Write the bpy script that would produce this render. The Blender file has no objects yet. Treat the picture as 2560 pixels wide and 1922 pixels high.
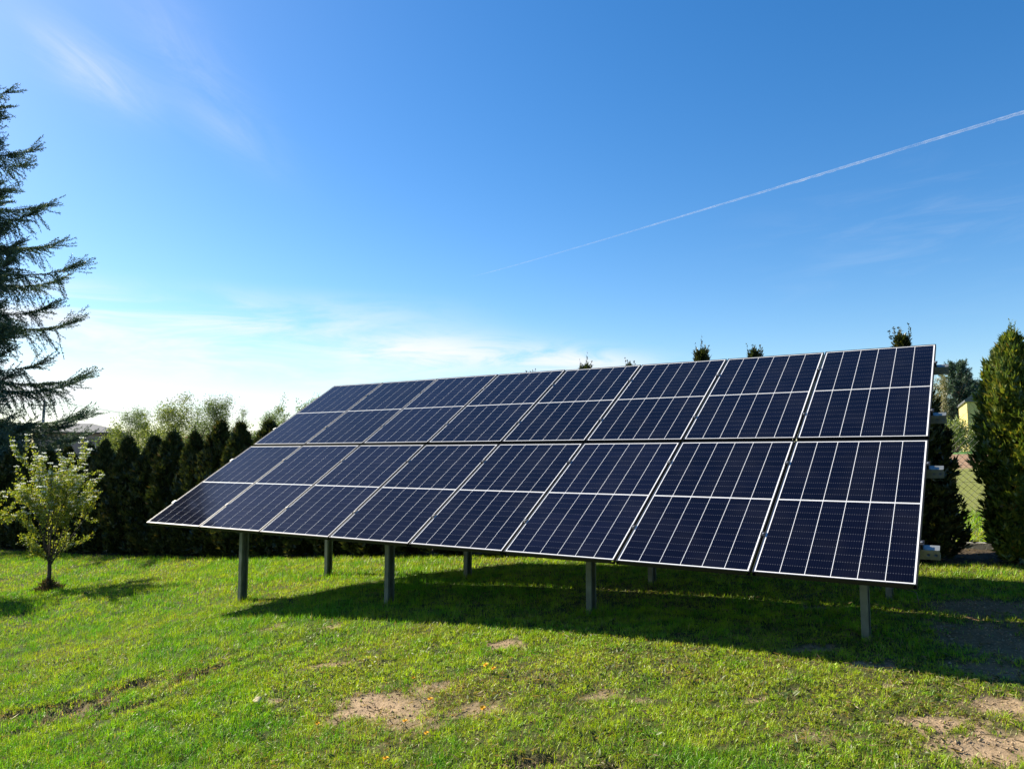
import bpy, bmesh, math, random
import numpy as np
from mathutils import Vector, Matrix

random.seed(7)
RNG = np.random.default_rng(11)
R = math.radians
scene = bpy.context.scene
COL = scene.collection

# ------------------------------------------------------------------ camera, sky, sun, exposure
cam_d = bpy.data.cameras.new("camera")
cam_d.sensor_fit = 'HORIZONTAL'
cam_d.sensor_width = 36.0
cam_d.lens = 26.635
cam_d.clip_start = 0.05
cam_d.clip_end = 60000
cam = bpy.data.objects.new("camera", cam_d)
COL.objects.link(cam)
cam.location = (0, 0, 0)
cam.rotation_euler = (R(90 + 5.337), 0, 0)
scene.camera = cam

SUN_AZ = R(-29.5)      # heading of the light on the ground, counted from +X
SUN_EL = R(37.4)
SUN_D = Vector((math.cos(SUN_AZ) * math.cos(SUN_EL), math.sin(SUN_AZ) * math.cos(SUN_EL), -math.sin(SUN_EL)))
sun_l = bpy.data.lights.new("sun", 'SUN')
sun_l.energy = 5.0
sun_l.angle = R(0.5)
sun_l.color = (1.0, 0.91, 0.74)
sun = bpy.data.objects.new("sun", sun_l)
COL.objects.link(sun)
sun.rotation_euler = SUN_D.to_track_quat('-Z', 'Y').to_euler()
sun.location = (-30, 20, 30)

world = bpy.data.worlds.new("World")
scene.world = world
world.use_nodes = True
SKY_STRENGTH = 0.072


def build_world():
    nt = world.node_tree
    N, Lk = nt.nodes, nt.links
    N.clear()
    out = N.new('ShaderNodeOutputWorld')
    bg = N.new('ShaderNodeBackground')
    bg.inputs['Strength'].default_value = SKY_STRENGTH
    Lk.new(bg.outputs[0], out.inputs[0])
    sky = N.new('ShaderNodeTexSky')
    sky.sky_type = 'NISHITA'
    sky.sun_disc = False
    sky.sun_elevation = SUN_EL
    sky.sun_rotation = R(-60.5)
    sky.altitude = 100
    sky.air_density = 1.0
    sky.dust_density = 0.45
    sky.ozone_density = 2.2
    hs = N.new('ShaderNodeHueSaturation')
    hs.inputs['Hue'].default_value = 0.503
    hs.inputs['Saturation'].default_value = 1.38
    hs.inputs['Value'].default_value = 1.0
    Lk.new(sky.outputs[0], hs.inputs['Color'])
    tc = N.new('ShaderNodeTexCoord')
    sep = N.new('ShaderNodeSeparateXYZ')
    Lk.new(tc.outputs['Generated'], sep.inputs[0])

    def math_(op, a, b=None, clamp=False):
        m = N.new('ShaderNodeMath')
        m.operation = op
        m.use_clamp = clamp
        for k, v in enumerate((a, b)):
            if v is None:
                continue
            if isinstance(v, (int, float)):
                m.inputs[k].default_value = v
            else:
                Lk.new(v, m.inputs[k])
        return m.outputs[0]

    def sstep(v, a, b):
        m = N.new('ShaderNodeMapRange')
        m.interpolation_type = 'SMOOTHSTEP'
        m.inputs['From Min'].default_value = a
        m.inputs['From Max'].default_value = b
        Lk.new(v, m.inputs['Value'])
        return m.outputs[0]

    az = math_('ARCTAN2', sep.outputs['X'], sep.outputs['Y'])     # compass bearing of the sky direction
    el = math_('ARCSINE', sep.outputs['Z'])

    def cloud_noise(sx, sy, seed, detail=7, rough=0.62, dist=0.6, rot=0.0):
        ca, sa = math.cos(rot), math.sin(rot)
        u = math_('ADD', math_('MULTIPLY', az, ca * sx), math_('MULTIPLY', el, sa * sx))
        v = math_('ADD', math_('MULTIPLY', az, -sa * sy), math_('MULTIPLY', el, ca * sy))
        cb = N.new('ShaderNodeCombineXYZ')
        Lk.new(u, cb.inputs[0])
        Lk.new(v, cb.inputs[1])
        cb.inputs[2].default_value = seed
        t = N.new('ShaderNodeTexNoise')
        t.inputs['Scale'].default_value = 1.0
        t.inputs['Detail'].default_value = detail
        t.inputs['Roughness'].default_value = rough
        t.inputs['Distortion'].default_value = dist
        Lk.new(cb.outputs[0], t.inputs['Vector'])
        return t.outputs['Fac']

    def blob(a0, e0, ra, re, rot=0.0):
        ca, sa = math.cos(rot), math.sin(rot)
        da = math_('SUBTRACT', az, R(a0))
        de = math_('SUBTRACT', el, R(e0))
        u = math_('DIVIDE', math_('ADD', math_('MULTIPLY', da, ca), math_('MULTIPLY', de, sa)), R(ra))
        v = math_('DIVIDE', math_('ADD', math_('MULTIPLY', da, -sa), math_('MULTIPLY', de, ca)), R(re))
        d = math_('ADD', math_('MULTIPLY', u, u), math_('MULTIPLY', v, v))
        return math_('POWER', 2.718, math_('MULTIPLY', d, -1.0))

    # long flat band of cirrus low in the left of the sky
    n1 = cloud_noise(4.5, 24, 3.1)
    low = math_('MULTIPLY', sstep(n1, 0.31, 0.66), math_('MULTIPLY', sstep(el, R(12.6), R(9.0)), sstep(az, R(2), R(-22))))
    # thin wisps, higher up at the left
    n2 = cloud_noise(7, 21, 8.4, rot=R(-26), rough=0.66, dist=0.9)
    wb = math_('ADD', blob(-30.2, 24.6, 3.6, 1.5, R(-22)), math_('MULTIPLY', blob(-24.2, 26.5, 7.0, 2.2, R(-40)), 0.34))
    wb = math_('ADD', wb, math_('MULTIPLY', blob(-21.5, 22.3, 3.6, 1.0, R(-26)), 0.22))
    wisp = math_('MULTIPLY', sstep(n2, 0.15, 0.95), wb)
    # small bank above the array, middle
    n3 = cloud_noise(9, 40, 5.7)
    bank = math_('MULTIPLY', sstep(n3, 0.28, 0.55), math_('ADD', blob(5.0, 7.0, 5.5, 0.95, R(-4)), math_('MULTIPLY', blob(-6, 7.6, 7.0, 1.5), 0.95)))
    # faint streaks on the right
    n4 = cloud_noise(5, 30, 1.7, rot=R(4))
    faint = math_('MULTIPLY', sstep(n4, 0.45, 0.75), math_('MULTIPLY', blob(30, 14.5, 9, 4.0), 0.11))
    tot = math_('ADD', math_('ADD', math_('MULTIPLY', low, 0.95), math_('MULTIPLY', wisp, 0.62)), math_('ADD', math_('MULTIPLY', bank, 0.85), faint), clamp=True)
    mix = N.new('ShaderNodeMix')
    mix.data_type = 'RGBA'
    Lk.new(tot, mix.inputs['Factor'])
    Lk.new(hs.outputs[0], mix.inputs[6])
    mix.inputs[7].default_value = (5.6, 5.75, 5.95, 1)
    Lk.new(mix.outputs[2], bg.inputs['Color'])


build_world()
scene.view_settings.view_transform = 'Standard'
scene.view_settings.look = 'None'
scene.view_settings.gamma = 1.0
scene.view_settings.use_curve_mapping = False
scene.view_settings.exposure = 1.3
scene.render.engine = 'CYCLES'
scene.cycles.max_bounces = 8
scene.cycles.transparent_max_bounces = 16


# ------------------------------------------------------------------ generic helpers
def tag(o, label=None, cat=None, group=None, kind=None):
    if label:
        o['label'] = label
    if cat:
        o['category'] = cat
    if group:
        o['group'] = group
    if kind:
        o['kind'] = kind
    return o


def empty(name, loc, rz=0.0):
    o = bpy.data.objects.new(name, None)
    o.empty_display_size = 0.2
    COL.objects.link(o)
    o.location = loc
    o.rotation_euler = (0, 0, rz)
    return o


def np_mesh(name, verts, faces, mats, midx=None, smooth=False, attrs=None, uv=None):
    """mesh from numpy arrays; faces is (n,3) or (n,4), all of one size"""
    me = bpy.data.meshes.new(name)
    verts = np.ascontiguousarray(verts, dtype=np.float32)
    faces = np.ascontiguousarray(faces, dtype=np.int32)
    k = faces.shape[1]
    me.vertices.add(len(verts))
    me.vertices.foreach_set('co', verts.ravel())
    me.loops.add(faces.size)
    me.loops.foreach_set('vertex_index', faces.ravel())
    me.polygons.add(len(faces))
    me.polygons.foreach_set('loop_start', np.arange(len(faces), dtype=np.int32) * k)
    if midx is not None:
        me.polygons.foreach_set('material_index', np.ascontiguousarray(midx, dtype=np.int32))
    if smooth:
        me.polygons.foreach_set('use_smooth', np.ones(len(faces), dtype=bool))
    me.update(calc_edges=True)
    for m in mats:
        me.materials.append(m)
    if attrs:
        for an, av in attrs.items():
            a = me.attributes.new(an, 'FLOAT_COLOR', 'POINT')
            a.data.foreach_set('color', np.ascontiguousarray(av, dtype=np.float32).ravel())
    if uv is not None:
        l = me.uv_layers.new(name='UVMap')
        l.data.foreach_set('uv', np.ascontiguousarray(uv, dtype=np.float32).ravel())
    return me


def link(name, me, parent=None, loc=None):
    o = bpy.data.objects.new(name, me)
    COL.objects.link(o)
    if parent is not None:
        o.parent = parent
    if loc is not None:
        o.location = loc
    return o


class MB:
    """collects boxes, bars and tubes and links them as ONE mesh"""

    def __init__(self):
        self.bm = bmesh.new()
        self.uv = None

    def quad(self, pts, mi=0, uvs=None):
        vs = [self.bm.verts.new(p) for p in pts]
        f = self.bm.faces.new(vs)
        f.material_index = mi
        if uvs:
            if self.uv is None:
                self.uv = self.bm.loops.layers.uv.new('UVMap')
            for lp, u in zip(f.loops, uvs):
                lp[self.uv].uv = u
        return f

    def box(self, c, ax, ay, az, hx, hy, hz, mi=0):
        c = Vector(c)
        ax, ay, az = Vector(ax).normalized() * hx, Vector(ay).normalized() * hy, Vector(az).normalized() * hz
        v = [self.bm.verts.new(c + ax * i + ay * j + az * k) for i in (-1, 1) for j in (-1, 1) for k in (-1, 1)]
        for q in ((0, 1, 3, 2), (4, 6, 7, 5), (0, 4, 5, 1), (2, 3, 7, 6), (0, 2, 6, 4), (1, 5, 7, 3)):
            f = self.bm.faces.new([v[i] for i in q])
            f.material_index = mi
        return v

    def prism(self, prof, o, u, v, w, length, mi=0):
        """extrude the closed 2-D outline prof (in axes u, v) along w"""
        o, u, v, w = Vector(o), Vector(u), Vector(v), Vector(w)
        a = [self.bm.verts.new(o + u * p[0] + v * p[1]) for p in prof]
        b = [self.bm.verts.new(o + u * p[0] + v * p[1] + w * length) for p in prof]
        n = len(prof)
        for i in range(n):
            f = self.bm.faces.new((a[i], a[(i + 1) % n], b[(i + 1) % n], b[i]))
            f.material_index = mi
        for loop in (a[::-1], b):
            f = self.bm.faces.new(loop)
            f.material_index = mi

    def tube(self, pts, radii, seg=6, mi=0, cap=True):
        rings = []
        pts = [Vector(p) for p in pts]
        for i, p in enumerate(pts):
            d = (pts[min(i + 1, len(pts) - 1)] - pts[max(i - 1, 0)])
            if d.length < 1e-9:
                d = Vector((0, 0, 1))
            d.normalize()
            a = d.orthogonal().normalized() if i == 0 else (rings[-1][1] - d * rings[-1][1].dot(d)).normalized()
            b = d.cross(a)
            ring = [self.bm.verts.new(p + (a * math.cos(2 * math.pi * k / seg) + b * math.sin(2 * math.pi * k / seg)) * radii[i]) for k in range(seg)]
            rings.append((ring, a))
        for (r0, _), (r1, _) in zip(rings, rings[1:]):
            for k in range(seg):
                f = self.bm.faces.new((r0[k], r0[(k + 1) % seg], r1[(k + 1) % seg], r1[k]))
                f.material_index = mi
                f.smooth = True
        if cap:
            for r in (rings[0][0][::-1], rings[-1][0]):
                f = self.bm.faces.new(r)
                f.material_index = mi

    def build(self, name, mats, parent=None, loc=None, bevel=0.0, recalc=True):
        if recalc:
            bmesh.ops.recalc_face_normals(self.bm, faces=self.bm.faces)
        if bevel:
            bmesh.ops.bevel(self.bm, geom=[e for e in self.bm.edges], offset=bevel, segments=1, affect='EDGES')
        me = bpy.data.meshes.new(name)
        self.bm.to_mesh(me)
        self.bm.free()
        for m in (mats if isinstance(mats, (list, tuple)) else [mats]):
            me.materials.append(m)
        return link(name, me, parent, loc)


def copy_tree(o, parent=None):
    c = o.copy()
    COL.objects.link(c)
    if parent is not None:
        c.parent = parent
    for ch in list(o.children):
        copy_tree(ch, c)
    return c


# ------------------------------------------------------------------ noise in numpy
def _hash(ix, iy, s):
    h = np.sin(ix * 127.1 + iy * 311.7 + s * 74.7) * 43758.5453
    return h - np.floor(h)


def vnoise(x, y, s=0.0):
    ix, iy = np.floor(x), np.floor(y)
    fx, fy = x - ix, y - iy
    fx, fy = fx * fx * (3 - 2 * fx), fy * fy * (3 - 2 * fy)
    a, b = _hash(ix, iy, s), _hash(ix + 1, iy, s)
    c, d = _hash(ix, iy + 1, s), _hash(ix + 1, iy + 1, s)
    return (a * (1 - fx) + b * fx) * (1 - fy) + (c * (1 - fx) + d * fx) * fy


def fbm(x, y, s=0.0, oct=4):
    t, amp, tot = 0, 0.5, 0
    for k in range(oct):
        t = t + vnoise(x * 2 ** k + 17.3 * k, y * 2 ** k - 9.1 * k, s + k) * amp
        tot += amp
        amp *= 0.5
    return t / tot


def sm(x, a, b):
    t = np.clip((x - a) / (b - a), 0, 1)
    return t * t * (3 - 2 * t)


# ------------------------------------------------------------------ materials
def mat(name):
    m = bpy.data.materials.new(name)
    m.use_nodes = True
    nt = m.node_tree
    nt.nodes.clear()
    out = nt.nodes.new('ShaderNodeOutputMaterial')
    return m, nt, out


def principled(name, col, rough=0.5, metal=0.0, spec=0.5, noise=None, bump=None, ior=1.5):
    """noise = (scale, dark colour, low, high); bump = (scale, strength)"""
    m, nt, out = mat(name)
    b = nt.nodes.new('ShaderNodeBsdfPrincipled')
    b.inputs['Base Color'].default_value = (*col, 1)
    b.inputs['Roughness'].default_value = rough
    b.inputs['Metallic'].default_value = metal
    b.inputs['Specular IOR Level'].default_value = spec
    b.inputs['IOR'].default_value = ior
    nt.links.new(b.outputs[0], out.inputs[0])
    tc = nt.nodes.new('ShaderNodeTexCoord')
    if noise:
        t = nt.nodes.new('ShaderNodeTexNoise')
        t.inputs['Scale'].default_value = noise[0]
        t.inputs['Detail'].default_value = 6
        nt.links.new(tc.outputs['Object'], t.inputs['Vector'])
        rp = nt.nodes.new('ShaderNodeValToRGB')
        rp.color_ramp.elements[0].position = noise[2]
        rp.color_ramp.elements[1].position = noise[3]
        rp.color_ramp.elements[0].color = (*noise[1], 1)
        rp.color_ramp.elements[1].color = (*col, 1)
        nt.links.new(t.outputs['Fac'], rp.inputs[0])
        nt.links.new(rp.outputs[0], b.inputs['Base Color'])
    if bump:
        t = nt.nodes.new('ShaderNodeTexNoise')
        t.inputs['Scale'].default_value = bump[0]
        t.inputs['Detail'].default_value = 5
        nt.links.new(tc.outputs['Object'], t.inputs['Vector'])
        bp = nt.nodes.new('ShaderNodeBump')
        bp.inputs['Strength'].default_value = bump[1]
        bp.inputs['Distance'].default_value = 0.02
        nt.links.new(t.outputs['Fac'], bp.inputs['Height'])
        nt.links.new(bp.outputs[0], b.inputs['Normal'])
    return m


def leaf_material(name, stops, trans=0.35, gloss=0.06, rough=0.5, warm=(1.15, 1.1, 0.55)):
    """leaf colour varies from leaf to leaf; light also passes through the blade"""
    m, nt, out = mat(name)
    N, Lk = nt.nodes, nt.links
    g = N.new('ShaderNodeNewGeometry')
    rp = N.new('ShaderNodeValToRGB')
    el = rp.color_ramp.elements
    el[0].position, el[0].color = stops[0][0], (*stops[0][1], 1)
    el[1].position, el[1].color = stops[-1][0], (*stops[-1][1], 1)
    for p, c in stops[1:-1]:
        e = el.new(p)
        e.color = (*c, 1)
    Lk.new(g.outputs['Random Per Island'], rp.inputs[0])
    d = N.new('ShaderNodeBsdfDiffuse')
    t = N.new('ShaderNodeBsdfTranslucent')
    Lk.new(rp.outputs[0], d.inputs[0])
    mul = N.new('ShaderNodeMix')
    mul.data_type = 'RGBA'
    mul.blend_type = 'MULTIPLY'
    mul.inputs['Factor'].default_value = 1
    Lk.new(rp.outputs[0], mul.inputs[6])
    mul.inputs[7].default_value = (*warm, 1)
    Lk.new(mul.outputs[2], t.inputs[0])
    mx = N.new('ShaderNodeMixShader')
    mx.inputs[0].default_value = trans
    Lk.new(d.outputs[0], mx.inputs[1])
    Lk.new(t.outputs[0], mx.inputs[2])
    gl = N.new('ShaderNodeBsdfGlossy')
    gl.inputs['Roughness'].default_value = rough
    gl.inputs['Color'].default_value = (0.8, 0.85, 0.8, 1)
    m2 = N.new('ShaderNodeMixShader')
    m2.inputs[0].default_value = gloss
    Lk.new(mx.outputs[0], m2.inputs[1])
    Lk.new(gl.outputs[0], m2.inputs[2])
    Lk.new(m2.outputs[0], out.inputs[0])
    return m


M = {}
M['black_frame'] = principled('black_anodised_aluminium', (0.012, 0.0125, 0.014), 0.42, 0.0, 0.35)
M['backsheet'] = principled('white_backsheet_under_glass', (0.66, 0.67, 0.69), 0.25, 0, 0.3)
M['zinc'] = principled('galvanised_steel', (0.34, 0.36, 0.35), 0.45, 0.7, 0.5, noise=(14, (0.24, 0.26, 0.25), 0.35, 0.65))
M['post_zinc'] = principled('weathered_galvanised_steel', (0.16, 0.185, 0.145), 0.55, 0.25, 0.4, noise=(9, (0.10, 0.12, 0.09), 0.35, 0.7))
M['bolt'] = principled('bright_bolt_steel', (0.42, 0.42, 0.42), 0.4, 0.8)
M['cable'] = principled('black_cable', (0.012, 0.012, 0.012), 0.5)
M['bark'] = principled('grey_brown_bark', (0.10, 0.075, 0.055), 0.9, 0, 0.2, noise=(12, (0.05, 0.038, 0.03), 0.35, 0.65), bump=(30, 0.6))
M['birch_bark'] = principled('pale_birch_bark', (0.22, 0.20, 0.17), 0.85, 0, 0.2, noise=(3, (0.09, 0.08, 0.07), 0.4, 0.6))
M['thuja'] = leaf_material('thuja_scales', [(0.0, (0.013, 0.023, 0.009)), (0.45, (0.027, 0.042, 0.012)), (0.8, (0.056, 0.068, 0.015)), (0.96, (0.095, 0.085, 0.022)), (1.0, (0.12, 0.07, 0.025))], 0.30, 0.05, 0.45)
M['thuja_sun_tint'] = leaf_material('sun_tinted_thuja_scales', [(0.0, (0.036, 0.072, 0.016)), (0.45, (0.090, 0.145, 0.024)), (0.8, (0.18, 0.225, 0.030)), (0.96, (0.25, 0.24, 0.035)), (1.0, (0.20, 0.12, 0.03))], 0.40, 0.05, 0.45)  # thuja scales lightened: sunlight on the right-hand tree painted into the leaf colour
M['thuja_core'] = principled('thuja_inner_twigs', (0.030, 0.034, 0.016), 0.95, 0, 0.05, noise=(25, (0.014, 0.018, 0.008), 0.35, 0.65))
M['spruce'] = leaf_material('spruce_needles', [(0.0, (0.026, 0.056, 0.050)), (0.6, (0.055, 0.100, 0.078)), (1.0, (0.095, 0.150, 0.085))], 0.28, 0.05, 0.45)
M['birch_leaf'] = leaf_material('young_birch_leaves', [(0.0, (0.07, 0.12, 0.035)), (0.6, (0.115, 0.175, 0.048)), (1.0, (0.17, 0.225, 0.08))], 0.45, 0.05)
M['willow_leaf'] = leaf_material('fresh_willow_leaves', [(0.0, (0.12, 0.17, 0.035)), (0.6, (0.18, 0.235, 0.05)), (1.0, (0.24, 0.28, 0.08))], 0.45, 0.05)
M['fruit_leaf'] = leaf_material('fruit_tree_leaves', [(0.0, (0.11, 0.17, 0.018)), (0.5, (0.22, 0.28, 0.025)), (0.85, (0.32, 0.36, 0.035)), (1.0, (0.38, 0.30, 0.05))], 0.5, 0.07)
M['petal'] = leaf_material('white_petals', [(0.0, (0.72, 0.74, 0.66)), (1.0, (0.85, 0.86, 0.82))], 0.35, 0.03, warm=(1, 1, 0.95))
M['blossom_shrub'] = leaf_material('pale_blossom_and_leaf', [(0.0, (0.10, 0.12, 0.04)), (0.5, (0.19, 0.18, 0.09)), (0.8, (0.34, 0.30, 0.20)), (1.0, (0.55, 0.5, 0.4))], 0.3, 0.03)
M['yellow_wall'] = principled('yellow_render', (0.62, 0.50, 0.20), 0.85, 0, 0.2, noise=(2, (0.52, 0.42, 0.16), 0.3, 0.7))
M['grey_wall'] = principled('grey_render', (0.30, 0.27, 0.25), 0.9, 0, 0.2, noise=(1.2, (0.23, 0.21, 0.20), 0.3, 0.7))
M['white_wall'] = principled('white_render', (0.72, 0.70, 0.68), 0.9, 0, 0.2, noise=(1.5, (0.60, 0.58, 0.56), 0.3, 0.7))
M['grey_roof'] = principled('grey_roof_sheet', (0.12, 0.123, 0.13), 0.6, 0, 0.5, noise=(3, (0.085, 0.088, 0.094), 0.3, 0.7))
M['red_roof'] = principled('red_roof_tile', (0.34, 0.075, 0.045), 0.75, 0, 0.3, noise=(4, (0.24, 0.05, 0.035), 0.3, 0.7))
M['dark_trim'] = principled('dark_trim', (0.05, 0.048, 0.045), 0.6)
M['window_glass'] = principled('window_glass', (0.03, 0.035, 0.04), 0.08, 0, 0.6)
M['concrete'] = principled('concrete', (0.42, 0.42, 0.37), 0.9, 0, 0.2, noise=(8, (0.30, 0.30, 0.26), 0.3, 0.7), bump=(40, 0.3))
M['pole_concrete'] = principled('pole_concrete', (0.24, 0.25, 0.25), 0.85, 0, 0.2)
M['wire_green'] = principled('coated_fence_wire', (0.035, 0.045, 0.035), 0.5)
M['wire'] = principled('power_wire', (0.05, 0.05, 0.055), 0.5)
M['dandelion'] = principled('dandelion_yellow', (0.62, 0.33, 0.008), 0.7, 0, 0.2)
M['stem'] = principled('dandelion_stem', (0.20, 0.24, 0.08), 0.6)
M['stone'] = principled('pale_stone', (0.50, 0.42, 0.25), 0.85, 0, 0.2, noise=(30, (0.45, 0.38, 0.24), 0.3, 0.7))


def cell_material():
    m, nt, out = mat('monocrystalline_half_cells')
    N, Lk = nt.nodes, nt.links
    b = N.new('ShaderNodeBsdfPrincipled')
    b.inputs['Roughness'].default_value = 0.07
    b.inputs['Specular IOR Level'].default_value = 0.14
    b.inputs['Specular Tint'].default_value = (0.26, 0.44, 1.0, 1)
    Lk.new(b.outputs[0], out.inputs[0])
    uv = N.new('ShaderNodeUVMap')
    sep = N.new('ShaderNodeSeparateXYZ')
    Lk.new(uv.outputs[0], sep.inputs[0])

    def mth(op, a, bb=None, c=None):
        n = N.new('ShaderNodeMath')
        n.operation = op
        for k, v in enumerate((a, bb, c)):
            if v is None:
                continue
            if isinstance(v, (int, float)):
                n.inputs[k].default_value = v
            else:
                Lk.new(v, n.inputs[k])
        return n.outputs[0]

    fu = mth('FRACT', mth('MULTIPLY', sep.outputs[0], 10.0))
    fv = mth('FRACT', sep.outputs[1])
    du = mth('ABSOLUTE', mth('SUBTRACT', fu, 0.5))
    dv = mth('SUBTRACT', 0.5, mth('ABSOLUTE', mth('SUBTRACT', fv, 0.5)))
    inner = mth('MULTIPLY', mth('GREATER_THAN', sep.outputs[1], 0.3), mth('LESS_THAN', sep.outputs[1], 10.7))
    bus = mth('LESS_THAN', du, 0.045)
    dash = mth('MULTIPLY', mth('MULTIPLY', mth('LESS_THAN', du, 0.11), mth('LESS_THAN', dv, 0.045)), inner)
    gap = mth('MULTIPLY', mth('LESS_THAN', dv, 0.014), inner)
    # cell-to-cell tone
    wn = N.new('ShaderNodeTexWhiteNoise')
    cb = N.new('ShaderNodeCombineXYZ')
    oi = N.new('ShaderNodeObjectInfo')
    geo = N.new('ShaderNodeNewGeometry')
    Lk.new(mth('FLOOR', mth('ADD', sep.outputs[1], 0.0)), cb.inputs[0])
    Lk.new(geo.outputs['Random Per Island'], cb.inputs[1])
    Lk.new(oi.outputs['Random'], cb.inputs[2])
    Lk.new(cb.outputs[0], wn.inputs['Vector'])
    base = N.new('ShaderNodeMix')
    base.data_type = 'RGBA'
    base.inputs[6].default_value = (0.0020, 0.0029, 0.0088, 1)
    base.inputs[7].default_value = (0.0032, 0.0043, 0.0122, 1)
    Lk.new(wn.outputs['Value'], base.inputs['Factor'])

    tone = N.new('ShaderNodeVectorMath')
    tone.operation = 'SCALE'
    Lk.new(base.outputs[2], tone.inputs[0])
    Lk.new(mth('ADD', mth('MULTIPLY', oi.outputs['Random'], 0.75), 0.65), tone.inputs['Scale'])

    def over(prev, fac, col):
        x = N.new('ShaderNodeMix')
        x.data_type = 'RGBA'
        Lk.new(fac, x.inputs['Factor'])
        Lk.new(prev, x.inputs[6])
        x.inputs[7].default_value = (*col, 1)
        return x.outputs[2]

    c = over(tone.outputs[0], mth('MULTIPLY', bus, 0.30), (0.018, 0.02, 0.032))
    c = over(c, mth('MULTIPLY', gap, 0.4), (0.03, 0.035, 0.055))
    c = over(c, mth('MULTIPLY', dash, 0.4), (0.17, 0.175, 0.20))
    # light film of dust on the glass
    tc = N.new('ShaderNodeTexCoord')
    ns = N.new('ShaderNodeTexNoise')
    ns.inputs['Scale'].default_value = 2.2
    ns.inputs['Detail'].default_value = 8
    Lk.new(tc.outputs['Object'], ns.inputs['Vector'])
    mr = N.new('ShaderNodeMapRange')
    mr.inputs['From Min'].default_value = 0.45
    mr.inputs['From Max'].default_value = 0.8
    mr.inputs['To Max'].default_value = 0.010
    Lk.new(ns.outputs['Fac'], mr.inputs['Value'])
    c = over(c, mr.outputs[0], (0.5, 0.48, 0.44))
    Lk.new(c, b.inputs['Base Color'])
    return m


M['cells'] = cell_material()


def attr_material(name, attr, rough=0.95, bump=(60, 0.5, 0.02), varscale=18):
    m, nt, out = mat(name)
    N, Lk = nt.nodes, nt.links
    b = N.new('ShaderNodeBsdfPrincipled')
    b.inputs['Roughness'].default_value = rough
    b.inputs['Specular IOR Level'].default_value = 0.1
    Lk.new(b.outputs[0], out.inputs[0])
    a = N.new('ShaderNodeAttribute')
    a.attribute_name = attr
    tc = N.new('ShaderNodeTexCoord')
    t = N.new('ShaderNodeTexNoise')
    t.inputs['Scale'].default_value = varscale
    t.inputs['Detail'].default_value = 8
    t.inputs['Roughness'].default_value = 0.7
    Lk.new(tc.outputs['Object'], t.inputs['Vector'])
    mr = N.new('ShaderNodeMapRange')
    mr.inputs['From Min'].default_value = 0.25
    mr.inputs['From Max'].default_value = 0.75
    mr.inputs['To Min'].default_value = 0.6
    mr.inputs['To Max'].default_value = 1.35
    Lk.new(t.outputs['Fac'], mr.inputs['Value'])
    mul = N.new('ShaderNodeVectorMath')
    mul.operation = 'SCALE'
    Lk.new(a.outputs['Color'], mul.inputs[0])
    Lk.new(mr.outputs[0], mul.inputs['Scale'])
    Lk.new(mul.outputs[0], b.inputs['Base Color'])
    t2 = N.new('ShaderNodeTexNoise')
    t2.inputs['Scale'].default_value = bump[0]
    t2.inputs['Detail'].default_value = 6
    Lk.new(tc.outputs['Object'], t2.inputs['Vector'])
    bp = N.new('ShaderNodeBump')
    bp.inputs['Strength'].default_value = bump[1]
    bp.inputs['Distance'].default_value = bump[2]
    Lk.new(t2.outputs['Fac'], bp.inputs['Height'])
    Lk.new(bp.outputs[0], b.inputs['Normal'])
    return m


M['soil'] = attr_material('soil_and_turf', 'gcol')


def grass_material():
    m, nt, out = mat('grass_blades')
    N, Lk = nt.nodes, nt.links
    a = N.new('ShaderNodeAttribute')
    a.attribute_name = 'tint'
    d = N.new('ShaderNodeBsdfDiffuse')
    t = N.new('ShaderNodeBsdfTranslucent')
    Lk.new(a.outputs['Color'], d.inputs[0])
    mul = N.new('ShaderNodeMix')
    mul.data_type = 'RGBA'
    mul.blend_type = 'MULTIPLY'
    mul.inputs['Factor'].default_value = 1
    Lk.new(a.outputs['Color'], mul.inputs[6])
    mul.inputs[7].default_value = (1.35, 1.3, 0.45, 1)
    Lk.new(mul.outputs[2], t.inputs[0])
    mx = N.new('ShaderNodeMixShader')
    mx.inputs[0].default_value = 0.42
    Lk.new(d.outputs[0], mx.inputs[1])
    Lk.new(t.outputs[0], mx.inputs[2])
    gl = N.new('ShaderNodeBsdfGlossy')
    gl.inputs['Roughness'].default_value = 0.42
    gl.inputs['Color'].default_value = (0.9, 0.92, 0.8, 1)
    m2 = N.new('ShaderNodeMixShader')
    m2.inputs[0].default_value = 0.025
    Lk.new(mx.outputs[0], m2.inputs[1])
    Lk.new(gl.outputs[0], m2.inputs[2])
    Lk.new(m2.outputs[0], out.inputs[0])
    return m


M['grass'] = grass_material()

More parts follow.
